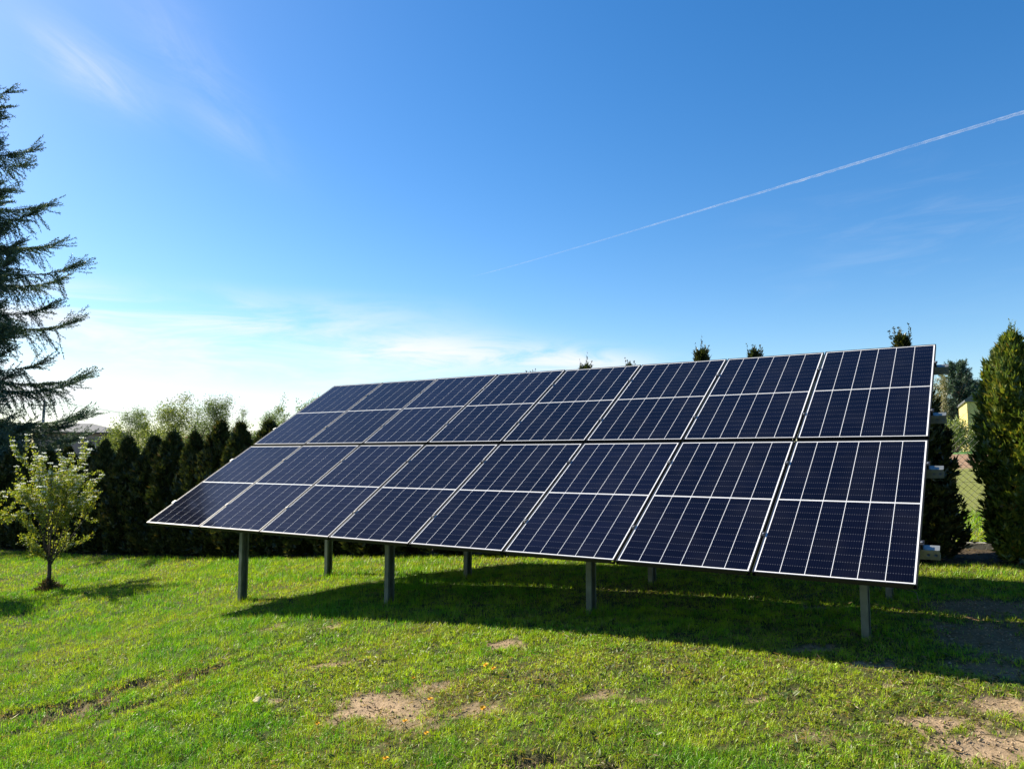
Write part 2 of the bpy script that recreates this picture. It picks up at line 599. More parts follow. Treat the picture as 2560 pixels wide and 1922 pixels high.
# ------------------------------------------------------------------ terrain
GP = np.array([(-2.05,3.30,-2.01),(-1.32,3.30,-1.87),(-0.66,3.30,-1.76),(0.00,3.30,-1.67),(0.66,3.30,-1.60),(1.32,3.30,-1.55),(1.98,3.30,-1.51),(-2.79,4.50,-2.05),(-1.80,4.50,-1.84),(-0.90,4.50,-1.69),(0.00,4.50,-1.58),(0.90,4.50,-1.50),(1.80,4.50,-1.44),(2.70,4.50,-1.40),(-3.72,6.00,-2.12),(-2.40,6.00,-1.83),(-1.20,6.00,-1.64),(0.00,6.00,-1.50),(1.20,6.00,-1.40),(2.40,6.00,-1.34),(3.60,6.00,-1.30),(-4.65,7.50,-2.22),(-3.00,7.50,-1.84),(-1.50,7.50,-1.61),(0.00,7.50,-1.45),(1.50,7.50,-1.35),(3.00,7.50,-1.28),(4.50,7.50,-1.21),(-5.58,9.00,-2.32),(-3.60,9.00,-1.87),(-1.80,9.00,-1.60),(0.00,9.00,-1.44),(1.80,9.00,-1.34),(3.60,9.00,-1.24),(-4.40,11.00,-1.92),(-2.20,11.00,-1.64),(0.00,11.00,-1.48),(-5.20,13.00,-1.97),(-2.60,13.00,-1.71),(-13.93,20.72,-2.47),(-11.41,19.10,-2.37),(-8.88,17.48,-2.22),(-6.36,15.86,-2.04),(-3.83,14.24,-1.84),(-1.31,12.62,-1.62),(1.21,10.99,-1.42),(3.74,9.37,-1.24),(6.26,7.75,-1.10),(-7.92,13.25,-2.30),(-9.60,13.50,-2.38),(-10.00,10.00,-2.35),(-7.00,5.00,-2.15),(-5.00,2.50,-2.00),(-4.00,-3.00,-1.90),(0.00,0.00,-1.52),(4.00,1.00,-1.42),(4.00,-4.00,-1.50),(7.00,4.00,-1.20),(10.00,2.00,-1.10),(12.00,4.00,-0.90)])


def _tps():
    c = GP[:, :2]
    d2 = ((c[:, None] - c[None]) ** 2).sum(-1)
    n = len(c)
    K = .5 * d2 * np.log(d2 + 1e-12) + .3 * np.eye(n)
    B = np.hstack([np.ones((n, 1)), c])
    A = np.block([[K, B], [B.T, np.zeros((3, 3))]])
    s = np.linalg.solve(A, np.append(GP[:, 2], [0, 0, 0]))
    return c, s[:n], s[n:]


TC, TW, TA = _tps()
# array frame: origin, along the rows, to the back, up the slope
O = np.array([-4.53027, 9.4548, -0.83495])
E = np.array([0.84133, -0.54052, 0.0])
NB = np.array([0.54052, 0.84133, 0.0])
S = np.array([0.45861, 0.71383, 0.52926])
NRM = np.cross(E, S)
WC, LP = 1.055, 1.84456


def gz(x, y):
    """ground height"""
    x, y = np.atleast_1d(np.asarray(x, float)), np.atleast_1d(np.asarray(y, float))
    shp = x.shape
    x, y = x.ravel(), y.ravel()
    t = (x - O[0]) * E[0] + (y - O[1]) * E[1]
    m = (x - O[0]) * NB[0] + (y - O[1]) * NB[1]
    tc, mc = np.clip(t, -16, 15), np.clip(m, -15, 5.0)
    xc, yc = O[0] + tc * E[0] + mc * NB[0], O[1] + tc * E[1] + mc * NB[1]
    z = np.empty(len(x))
    for i in range(0, len(x), 20000):
        q = np.stack([xc[i:i + 20000], yc[i:i + 20000]], -1)
        d2 = ((q[:, None] - TC[None]) ** 2).sum(-1)
        z[i:i + 20000] = (.5 * d2 * np.log(d2 + 1e-12)) @ TW + TA[0] + q @ TA[1:]
    far = np.clip(-0.9 + 0.07 * x, -2.0, 0.5)
    w = 1 - np.exp(-np.maximum(m - 5.0, 0) / 28.0)
    z = z * (1 - w) + far * w
    return z.reshape(shp)


def gz1(x, y):
    return float(gz(x, y)[0])


def at(t, m, dz=0.0):
    """point on the ground: t metres along the array, m metres behind its lower edge"""
    x, y = O[0] + t * E[0] + m * NB[0], O[1] + t * E[1] + m * NB[1]
    return Vector((x, y, gz1(x, y) + dz))


# bare and worn patches in the turf: x, y, rx, ry, strength, kind (0 pale sand, 1 dark earth, 2 worn thatch)
PATCH = [(-0.95, 5.20, 0.26, 0.24, 1.0, 0), (-0.70, 5.02, 0.20, 0.20, 0.8, 0), (-0.55, 5.40, 0.17, 0.10, 0.8, 0), (-0.22, 4.89, 0.15, 0.10, 0.7, 0), (-0.60, 4.80, 0.16, 0.12, 0.6, 0), (-0.75, 5.10, 0.55, 0.45, 0.6, 2),
         (-0.05, 6.22, 0.15, 0.13, 1.2, 0), (-1.69, 7.49, 0.11, 0.10, 1.0, 0), (-2.41, 7.79, 0.10, 0.09, 0.8, 0), (-2.64, 6.65, 0.20, 0.19, 1.0, 1),
         (-1.47, 6.24, 0.22, 0.09, 0.85, 0), (-1.69, 5.60, 0.06, 0.06, 1.1, 0), (-4.10, 6.57, 0.70, 0.14, 1.1, 1), (-3.51, 6.36, 0.34, 0.24, 1.2, 1), (-3.25, 6.70, 0.36, 0.18, 1.0, 1), (-3.60, 6.20, 0.20, 0.10, .9, 0),
         (-3.07, 6.10, 0.30, 0.09, 1.1, 1), (0.79, 4.81, 0.06, 0.05, 1.1, 0), (1.47, 4.70, 0.06, 0.05, 1.1, 0), (2.28, 4.25, 0.17, 0.10, 1.0, 0), (2.40, 3.93, 0.30, 0.20, 1.05, 0),
         (2.78, 4.42, 0.24, 0.16, 0.95, 0), (3.50, 5.58, 0.50, 0.60, 1.2, 0), (3.95, 6.45, 0.50, 0.36, 1.0, 0), (2.39, 5.13, 0.17, 0.10, 1.1, 0), (2.62, 5.79, 0.13, 0.06, 0.9, 0),
         (2.66, 6.69, 0.14, 0.06, 0.9, 0), (0.11, 4.12, 0.20, 0.09, 0.9, 1), (0.45, 3.98, 0.14, 0.06, 0.8, 1), (0.55, 4.92, 0.14, 0.07, 0.65, 0), (-3.80, 6.10, 0.14, 0.07, 0.8, 1),
         (-2.85, 6.45, 0.20, 0.06, 0.5, 2), (2.32, 4.77, 0.16, 0.05, 0.9, 0), (2.15, 5.55, 0.20, 0.10, 0.9, 0), (0.2, 5.3, 0.18, 0.10, 0.55, 2), (1.6, 4.15, 0.2, 0.08, 0.55, 0), (3.1, 5.0, 0.28, 0.2, 0.9, 0)]


def dirt_fields(x, y):
    """0..1 amount of bare pale earth, bare dark earth"""
    nx = fbm(x * 7, y * 7, 3, 4) - .5
    ny = fbm(x * 7, y * 7, 9, 4) - .5
    X, Y = x + nx * 0.16, y + ny * 0.16
    g = fbm(x * 26, y * 26, 5, 3) - .5
    out = [np.zeros_like(x), np.zeros_like(x), np.zeros_like(x)]
    for px, py, rx, ry, s, k in PATCH:
        d = np.sqrt(((X - px) / rx) ** 2 + ((Y - py) / ry) ** 2)
        v = sm(1.22 - d + g * 1.5, 0.0, 0.55) * min(s, 1.0)
        out[k] = np.maximum(out[k], v)
    fx, fy = FRUIT_XY
    d = np.hypot(X - fx, Y - fy) / 0.20
    out[1] = np.maximum(out[1], sm(1.2 - d + g * .6, 0, .5))
    m = (x - O[0]) * NB[0] + (y - O[1]) * NB[1]
    for pk in (.885, 3.165, 5.45, 7.60):
        for pm in (.753, 2.177):
            d = np.hypot(X - (O[0] + pk * 1.055 * E[0] + pm * NB[0]), Y - (O[1] + pk * 1.055 * E[1] + pm * NB[1])) / .11
            out[1] = np.maximum(out[1], sm(1.1 - d + g, 0, .6) * .75)
    return out


FRUIT_XY = (-7.95, 13.25)


def lushness(x, y):
    a = fbm(x * 0.8, y * 0.8, 21, 4)
    b = fbm(x * 2.6, y * 2.6, 31, 3)
    left = sm(-x, -0.5, 3.0) * 0.16
    dry = np.exp(-(((x - 0.3) / 1.3) ** 2 + ((y - 5.3) / 0.9) ** 2)) * 0.33 + np.exp(-(((x - 2.2) / 1.0) ** 2 + ((y - 4.4) / 0.7) ** 2)) * 0.30
    return np.clip(0.50 + (a - .5) * 1.1 + (b - .5) * 0.7 + left - dry, 0, 1)


def axis(lo, hi, step, far_lo, far_hi, grow=1.14):
    core = list(np.arange(lo, hi + 1e-6, step))
    a, s = core[-1], step
    up = []
    while a < far_hi:
        s *= grow
        a += s
        up.append(a)
    a, s = core[0], step
    dn = []
    while a > far_lo:
        s *= grow
        a -= s
        dn.append(a)
    return np.array(dn[::-1] + core + up)


def build_ground():
    xs = axis(-13.0, 6.4, 0.042, -2500, 2500)
    ys = axis(3.4, 18.5, 0.042, -600, 4000)
    X, Y = np.meshgrid(xs, ys)
    Z = gz(X, Y)
    m = (X - O[0]) * NB[0] + (Y - O[1]) * NB[1]
    near = (np.abs(X) < 18) & (Y > 0) & (Y < 25)
    d0, d1, d2 = dirt_fields(X, Y)
    d0, d1, d2 = d0 * near, d1 * near, d2 * near
    lump = (fbm(X * 9, Y * 9, 2, 4) - .5) * 0.035 * near
    Z = Z + lump - d1 * .085 + (d0 + d1) * ((fbm(X * 30, Y * 30, 6, 3) - .5) * 0.030 - 0.010)
    l = lushness(X, Y)[..., None]
    turf = np.array([0.062, 0.058, 0.024]) * (1 - l) + np.array([0.040, 0.060, 0.014]) * l
    pale = np.array([0.255, 0.185, 0.115]) * (0.75 + 0.5 * fbm(X * 5, Y * 5, 12, 3))[..., None]
    br = (sm(X, 2.6, 3.1) * sm(Y, 4.7, 5.1))[..., None]  # bare earth in the array's shadow at right: shade painted in as browner soil
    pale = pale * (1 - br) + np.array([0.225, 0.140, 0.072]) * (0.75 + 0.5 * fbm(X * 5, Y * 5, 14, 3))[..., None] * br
    dark = np.array([0.125, 0.090, 0.058]) * (0.7 + 0.6 * fbm(X * 6, Y * 6, 13, 3))[..., None]
    worn = np.array([0.16, 0.125, 0.06])
    c = turf * (1 - d2[..., None]) + worn * d2[..., None]
    c = c * (1 - d1[..., None]) + dark * d1[..., None]
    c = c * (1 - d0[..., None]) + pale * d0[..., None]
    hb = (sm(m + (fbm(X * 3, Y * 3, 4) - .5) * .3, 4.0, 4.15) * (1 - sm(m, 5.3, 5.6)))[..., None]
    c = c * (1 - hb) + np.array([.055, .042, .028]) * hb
    # neighbour's land behind the fence: rough green, olive meadow, tilled strip, crop
    wob = (fbm(X * .15, Y * .15, 40, 3) - .5) * 4
    mm = m + wob * sm(m, 6, 30)
    for a, b, col in ((5.6, 5.9, (0.11, 0.10, 0.05)), (5.9, 6.3, (0.075, 0.13, 0.028)), (8.5, 11.0, (0.145, 0.16, 0.042)), (25.0, 26.5, (0.24, 0.155, 0.10)), (41, 43, (0.07, 0.16, 0.04)), (66, 90, (0.10, 0.14, 0.05))):
        w = sm(mm, a, b)[..., None]
        c = c * (1 - w) + np.array(col) * w
    ny, nx = X.shape
    V = np.stack([X, Y, Z], -1).reshape(-1, 3)
    idx = np.arange(ny * nx).reshape(ny, nx)
    F = np.stack([idx[:-1, :-1], idx[:-1, 1:], idx[1:, 1:], idx[1:, :-1]], -1).reshape(-1, 4)
    A = np.concatenate([c.reshape(-1, 3), np.ones((ny * nx, 1))], -1)
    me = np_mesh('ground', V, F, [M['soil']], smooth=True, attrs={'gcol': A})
    tag(link('ground', me), kind='structure')


build_ground()


# ------------------------------------------------------------------ solar array
def P(i, v, h=0.0):
    return Vector(O + i * WC * E + v * LP * S + h * NRM)


Ev, NBv, Sv, Nv, Zv = Vector(E), Vector(NB), Vector(S), Vector(NRM), Vector((0, 0, 1))
GAP, ROWGAP = 0.016, 0.046
PW, PL = WC - GAP, LP - ROWGAP
FT = 0.035       # frame depth
FRONT_M, REAR_M = 0.753, 2.177
POST_I = [0.885, 3.165, 5.45, 7.60]
RAIL_V = [0.235, 0.775, 1.235, 1.745]


def build_array():
    # ---- one module in its own axes: X along the row, Y up the slope, Z out of the glass
    rows = {0: 'lower', 1: 'upper'}
    fr = MB()
    lip, d = 0.009, FT
    prof = [(0, 0.0012), (lip, 0.0012), (lip, -0.004), (0.0022, -0.004), (0.0022, -d + 0.002), (0.022, -d + 0.002), (0.022, -d), (0, -d)]
    X, Y, Z = Vector((1, 0, 0)), Vector((0, 1, 0)), Vector((0, 0, 1))
    for o, u, w, ln in ((Vector((0, 0, 0)), X, Y, PL), (Vector((PW, PL, 0)), -X, -Y, PL)):
        fr.prism(prof, o, u, Z, w, ln)
    for o, u, w in ((Vector((0.0225, 0, 0)), Y, X), (Vector((PW - 0.0225, PL, 0)), -Y, -X)):
        fr.prism(prof, o, u, Z, w, PW - 0.045)
    for cx in (0.0157, PW - 0.0157):           # corner keys close the frame
        for cy in (0.0046, PL - 0.0046):
            fr.box((cx, cy, -0.0012), X, Y, Z, 0.0066, 0.0044, 0.0022)
    lam = MB()
    z0, z1 = -0.0022, -0.0012
    a = 0.0045
    lam.quad([(a, a, z0), (PW - a, a, z0), (PW - a, PL - a, z0), (a, PL - a, z0)], 0)
    mx, my, cg, mid = 0.0215, 0.0225, 0.0052, 0.017
    cw = (PW - 2 * mx - 5 * cg) / 6
    ch = (PL - 2 * my - mid) / 2
    for k in range(6):
        x0 = mx + k * (cw + cg)
        for h in range(2):
            y0 = my + h * (ch + mid)
            lam.quad([(x0, y0, z1), (x0 + cw, y0, z1), (x0 + cw, y0 + ch, z1), (x0, y0 + ch, z1)], 1, [(0, 0), (1, 0), (1, 11), (0, 11)])
    lam.box((PW / 2, my + ch + mid / 2, -0.0015), X, Y, Z, PW / 2 - mx, 0.0009, 0.0002, 2)   # interconnect ribbon between the two halves
    root = empty('solar_panel', (0, 0, 0))
    fr.build('frame', M['black_frame'], root)
    lam.build('glass_laminate', [M['backsheet'], M['cells'], M['zinc']], root)
    for f in (0.25, 0.5, 0.75):
        jb = MB()
        jb.box((PW * f, PL / 2, -0.0125), X, Y, Z, 0.045, 0.03, 0.0098)
        jb.build('junction_box', M['cable'], root, bevel=0.002)
    rot = Matrix((Ev, Sv, Nv)).transposed().to_euler()
    places = ['farthest left', 'second from the left', 'third from the left', 'fourth from the left', 'fourth from the right', 'third from the right', 'second from the right', 'nearest at the right end']
    first = True
    for r in range(2):
        for c in range(8):
            o = root if first else copy_tree(root)
            first = False
            o.location = P(c + GAP / 2 / WC, r + ROWGAP / 2 / LP, 0)
            o.rotation_euler = (rot.x + random.uniform(-.0022, .0022), rot.y + random.uniform(-.0015, .0015), rot.z)
            tag(o, 'dark blue solar panel in the %s row, %s' % (rows[r], places[c]), 'solar panel', 'solar panels on the ground mount')

    # ---- the steel rack that carries them
    base = at(4 * WC, (FRONT_M + REAR_M) / 2)
    rack = empty('mounting_rack', base)
    off = -base

    def part(mb, name, m, bevel=0.0):
        o = mb.build(name, m, rack, bevel=bevel)
        o.location = off
        return o

    cosT = (S[0] * NB[0] + S[1] * NB[1])
    for k, i in enumerate(POST_I):
        for m_ in (FRONT_M, REAR_M):
            v = m_ / (cosT * LP)
            top = P(i, v, -FT - 0.10)
            foot = at(i * WC, m_, -0.35)
            mb = MB()
            b, a, th = 0.052, 0.026, 0.004          # half depth, half width, sheet
            # sigma profile: web towards the left, lips on the right, a groove down each flange
            outl = [(-a, -b), (a, -b), (a, -b + 0.018), (a - th, -b + 0.018), (a - th, -b + th), (-a + th, -b + th),
                    (-a + th, -0.020), (-a + 0.013, -0.012), (-a + 0.013, 0.012), (-a + th, 0.020),
                    (-a + th, b - th), (a - th, b - th), (a - th, b - 0.018), (a, b - 0.018), (a, b), (-a, b),
                    (-a, 0.022), (-a + 0.009, 0.013), (-a + 0.009, -0.013), (-a, -0.022)]
            ln = top.z - foot.z
            mb.prism(outl, Vector((foot.x, foot.y, foot.z)), Ev, NBv, Zv, ln)
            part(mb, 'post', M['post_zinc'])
            # bolt heads on the web near the rafter
            for dz in (0.05, 0.11):
                bo = MB()
                c = Vector((foot.x, foot.y, top.z - dz)) - Ev * (a + 0.004)
                bo.tube([c - Ev * 0.006, c + Ev * 0.0035], [0.010, 0.010], 6)
                part(bo, 'bolt', M['bolt'])
        # rafter from row to row
        mb = MB()
        h, w, th = 0.10, 0.05, 0.004
        out2 = [(0, 0), (w, 0), (w, 0.014), (w - th, 0.014), (w - th, th), (th, th), (th, h - th), (w - th, h - th), (w - th, h - 0.014), (w, h - 0.014), (w, h), (0, h)]
        mb.prism(out2, P(i, 0.16, -FT - 0.081 - h) + Ev * 0.030, Ev, Nv, Sv, LP * 1.68)
        part(mb, 'rafter', M['zinc'])
        # cross braces on the rear posts
        if k in (1, 2):
            foot = at(i * WC, REAR_M)
            c = Vector((foot.x, foot.y, foot.z + 0.42))
            for sg in (-1, 1):
                q = P(i + sg * 0.62, REAR_M / (cosT * LP) - 0.02, -FT - 0.10)
                mb = MB()
                s0 = c - NBv * 0.062
                e0 = q - NBv * 0.02
                dd = (e0 - s0).normalized()
                side = dd.cross(NBv).normalized()
                mb.box((s0 + e0) / 2, dd, side, NBv, (e0 - s0).length / 2, 0.016, 0.003)
                mb.box((s0 + e0) / 2 + side * 0.014 - NBv * 0.0185, dd, side, NBv, (e0 - s0).length / 2, 0.002, 0.015)
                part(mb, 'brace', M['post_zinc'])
    # purlins along the rows with holed stubs past the right end
    hw, fl, th = 0.080, 0.052, 0.0035
    i0, i1 = 0.02, 8.0
    stub = 0.105
    for v in RAIL_V:
        o = P(i0, v, -FT - 0.0008)
        ln = (i1 - i0) * WC
        mb = MB()
        # web on the downhill side: a holed panel at the stub, plain for the rest
        mb.box(o + Ev * ln / 2 - Nv * hw / 2, Ev, Nv, Sv, ln / 2, hw / 2, th / 2)
        x0 = ln + 0.0005
        hx, r = [0.075, 0.125], 0.011
        ctr = o + Ev * x0 - Nv * hw / 2
        # stub web as a strip with two real round holes
        edges = [0, 0.050, 0.100, stub]
        for sgn in (-1, 1):
            pass
        def holed(xa, xb, hcx):
            bm = mb.bm
            n = 16
            for face in (-1, 1):
                off_ = Sv * (face * th / 2)
                inner = [bm.verts.new(ctr + Ev * (hcx + r * math.cos(2 * math.pi * k / n)) + Nv * (r * math.sin(2 * math.pi * k / n)) + off_) for k in range(n)]
                outer = []
                for k in range(n):
                    cx, sy = math.cos(2 * math.pi * k / n), math.sin(2 * math.pi * k / n)
                    L_ = min(((xb - hcx) if cx > 0 else (hcx - xa)) / max(abs(cx), 1e-6), (hw / 2) / max(abs(sy), 1e-6))
                    outer.append(bm.verts.new(ctr + Ev * (hcx + cx * L_) + Nv * (sy * L_) + off_))
                for k in range(n):
                    bm.faces.new((inner[k], inner[(k + 1) % n], outer[(k + 1) % n], outer[k]))
                if face == -1:
                    i_a, o_a = inner, outer
                else:
                    for k in range(n):
                        bm.faces.new((i_a[k], i_a[(k + 1) % n], inner[(k + 1) % n], inner[k]))
                        bm.faces.new((o_a[k], o_a[(k + 1) % n], outer[(k + 1) % n], outer[k]))
                # square the corners
                for sx in (-1, 1):
                    for sy in (-1, 1):
                        cor = bm.verts.new(ctr + Ev * (xb if sx > 0 else xa) + Nv * (sy * hw / 2) + off_)
                        best = sorted(outer, key=lambda q: (q.co - cor.co).length)[:2]
                        bm.faces.new((cor, best[0], best[1]))
        holed(0.0, 0.058, 0.036)
        holed(0.058, stub, 0.080)
        L2 = ln + stub
        # flanges run uphill from the web, with returned lips
        for hh in (-th / 2, -hw + th / 2):
            mb.box(o + Ev * L2 / 2 + Nv * hh + Sv * (th / 2 + fl / 2), Ev, Sv, Nv, L2 / 2, fl / 2 - 0.0002, th / 2)
        for hh in (-0.013, -hw + 0.013):
            mb.box(o + Ev * L2 / 2 + Nv * hh + Sv * (th / 2 + fl - th / 2), Ev, Sv, Nv, L2 / 2, th / 2 - 0.0004, 0.009)
        part(mb, 'purlin', M['zinc'])
        # clamps between neighbouring modules and at both ends
        for c in range(9):
            cl = MB()
            p = P(c, v + 0.014, 0.0)
            cl.box(p + Nv * 0.0032, Ev, Sv, Nv, 0.018 if 0 < c < 8 else 0.016, 0.026, 0.0016)
            cl.box(p - Nv * 0.018, Ev, Sv, Nv, 0.0065, 0.026, 0.0185)
            cl.tube([p + Nv * 0.005, p + Nv * 0.011], [0.0075, 0.0068], 8, mi=1)
            part(cl, 'clamp', [M['zinc'] if c == 0 else M['black_frame'], M['bolt']])
    # string cable clipped under the panels, its end hanging at the near corner
    cb = MB()
    pts = [P(6.4, 0.09, -0.05), P(6.9, 0.06, -0.075), P(7.4, 0.05, -0.055), P(7.9, 0.03, -0.06), P(7.985, 0.012, -0.055), P(7.992, 0.008, -0.09) - Zv * 0.02, P(7.995, 0.006, -0.09) - Zv * 0.05]
    cb.tube(pts, [0.003] * len(pts), 6)
    part(cb, 'cable', M['cable'])
    tag(rack, 'galvanised steel rack of posts, rafters and purlins under the solar panels', 'mounting rack')


build_array()


# ------------------------------------------------------------------ foliage tools
def norm(v):
    return v / (np.linalg.norm(v, axis=-1, keepdims=True) + 1e-9)


def leaf_tris(base, direc, length, width, rng, normal=None):
    """pointed leaves as two triangles each: base, two shoulders, tip"""
    n = len(base)
    direc = norm(direc)
    if normal is None:
        normal = rng.normal(size=(n, 3))
    side = norm(np.cross(direc, normal))
    nn = np.cross(side, direc)
    L, Wd = length[:, None], width[:, None]
    mid = base + direc * L * 0.45
    v = np.stack([base, mid + side * Wd * .5 + nn * L * 0.05, base + direc * L - nn * L * 0.06, mid - side * Wd * .5 + nn * L * 0.05], 1)
    f = (np.arange(n) * 4)[:, None, None] + np.array([[0, 1, 2], [0, 2, 3]])[None]
    return v.reshape(-1, 3), f.reshape(-1, 3)


class Leaves:
    def __init__(self):
        self.v, self.f, self.n = [], [], 0

    def add(self, v, f):
        self.v.append(v)
        self.f.append(f + self.n)
        self.n += len(v)

    def mesh(self, name, mats):
        return np_mesh(name, np.concatenate(self.v), np.concatenate(self.f), mats)


# ------------------------------------------------------------------ thuja hedge
def thuja_meshes(seed, nspray, blade, slim=False, full=False):
    """crown 2.7 m tall (from z = 0.05) and about 0.85 m wide, plus its trunk"""
    rng = np.random.default_rng(seed)
    H = 2.7
    ph = rng.uniform(0, 6.28, 6)

    def rad(t, th):
        p = np.interp(t, [0, .05, .2, .4, .58, .72, .82, .90, .95, 1.0], [.20, .27, .31, .32, .31, .30, .265, .19, .11, .02] if slim else [.32, .365, .39, .39, .365, .32, .245, .145, .07, .012] if full else [.32, .38, .43, .42, .35, .25, .135, .055, .028, .010])
        lump = .13 * np.sin(3 * th + ph[0] + 7 * t) + .10 * np.sin(5 * th + ph[1] - 11 * t) + .10 * np.sin(2 * th + ph[2] + 17 * t) + .08 * np.sin(7 * th + ph[3] + 29 * t)
        return p * (1 + lump * (1.45 if slim else 1.0))

    lv = Leaves()
    t = rng.random(nspray) ** 1.05
    th = rng.uniform(0, 2 * np.pi, nspray)
    depth = 1 - .42 * rng.random(nspray) ** 1.6
    r = rad(t, th) * depth
    base = np.stack([r * np.cos(th), r * np.sin(th), t * H * .94 + .03], -1)
    outd = np.stack([np.cos(th), np.sin(th), np.zeros(nspray)], -1)
    up = np.array([0, 0, 1.0])
    d = norm(up * (.55 + .7 * t[:, None]) + outd * rng.uniform(.15, .95, (nspray, 1)) + rng.normal(0, .28, (nspray, 3)))
    tang = np.cross(outd, up)
    pl = norm(outd * rng.normal(0, .5, (nspray, 1)) + tang * rng.normal(0, 1, (nspray, 1)))   # direction in which the fan spreads
    Ls = rng.uniform(.07, .15, nspray) * blade
    for a in (-.95, -.55, -.2, .2, .55, .95):
        dd = norm(d * math.cos(a) + pl * math.sin(a) + rng.normal(0, .12, (nspray, 3)))
        st = base + d * (Ls * (.25 * (1 - abs(a))))[:, None]
        v, f = leaf_tris(st, dd, Ls * (1.05 - .35 * abs(a)) * rng.uniform(.7, 1.15, nspray), Ls * .26, rng, np.cross(d, pl) + rng.normal(0, .25, (nspray, 3)))
        lv.add(v, f)
    # thin leading shoots above the top
    ns = 11
    for k in range(ns):
        a, rr = rng.uniform(0, 6.28), rng.uniform(0, .085)
        b0 = np.array([rr * math.cos(a), rr * math.sin(a), H * rng.uniform(.86, .95)])
        dirv = norm(np.array([.25 * math.cos(a) * (rr / .13), .25 * math.sin(a) * (rr / .13), 1.0]) + rng.normal(0, .08, 3))
        ln = rng.uniform(.12, .34)
        n = 34
        s = rng.random(n)
        bb = b0 + dirv * (s * ln)[:, None]
        dd = norm(dirv * .9 + rng.normal(0, .55, (n, 3)))
        v, f = leaf_tris(bb, dd, rng.uniform(.03, .065, n) * (1.1 - .6 * s), np.full(n, .014), rng)
        lv.add(v, f)
    lv_v, lv_f = np.concatenate(lv.v), np.concatenate(lv.f)
    # twiggy opaque heart of the crown
    nt, nz = 22, 26
    cv, cf = [], []
    for j in range(nz + 1):
        tj = j / nz * .95
        for k in range(nt):
            a = 2 * np.pi * k / nt
            rr = float(rad(np.array(tj), np.array(a))) * .62 * (1 + .12 * rng.normal())
            cv.append((rr * math.cos(a), rr * math.sin(a), .05 + tj * H * .95))
    for j in range(nz):
        for k in range(nt):
            a0, a1 = j * nt + k, j * nt + (k + 1) % nt
            cf.append((a0, a1, a1 + nt))
            cf.append((a0, a1 + nt, a0 + nt))
    cv, cf = np.array(cv), np.array(cf)
    V = np.concatenate([lv_v, cv])
    F = np.concatenate([lv_f, cf + len(lv_v)])
    mi = np.concatenate([np.zeros(len(lv_f)), np.ones(len(cf))])
    crown = np_mesh('crown', V, F, [M['thuja_sun_tint'] if slim else M['thuja'], M['thuja_core']], mi)
    mb = MB()
    mb.tube([(0, 0, -.1), (.01, 0, .3), (0, .01, 1.2), (0, 0, 2.3)], [.05, .042, .03, .01], 8)
    tr = mb.build('trunk', M['bark'])
    return crown, tr


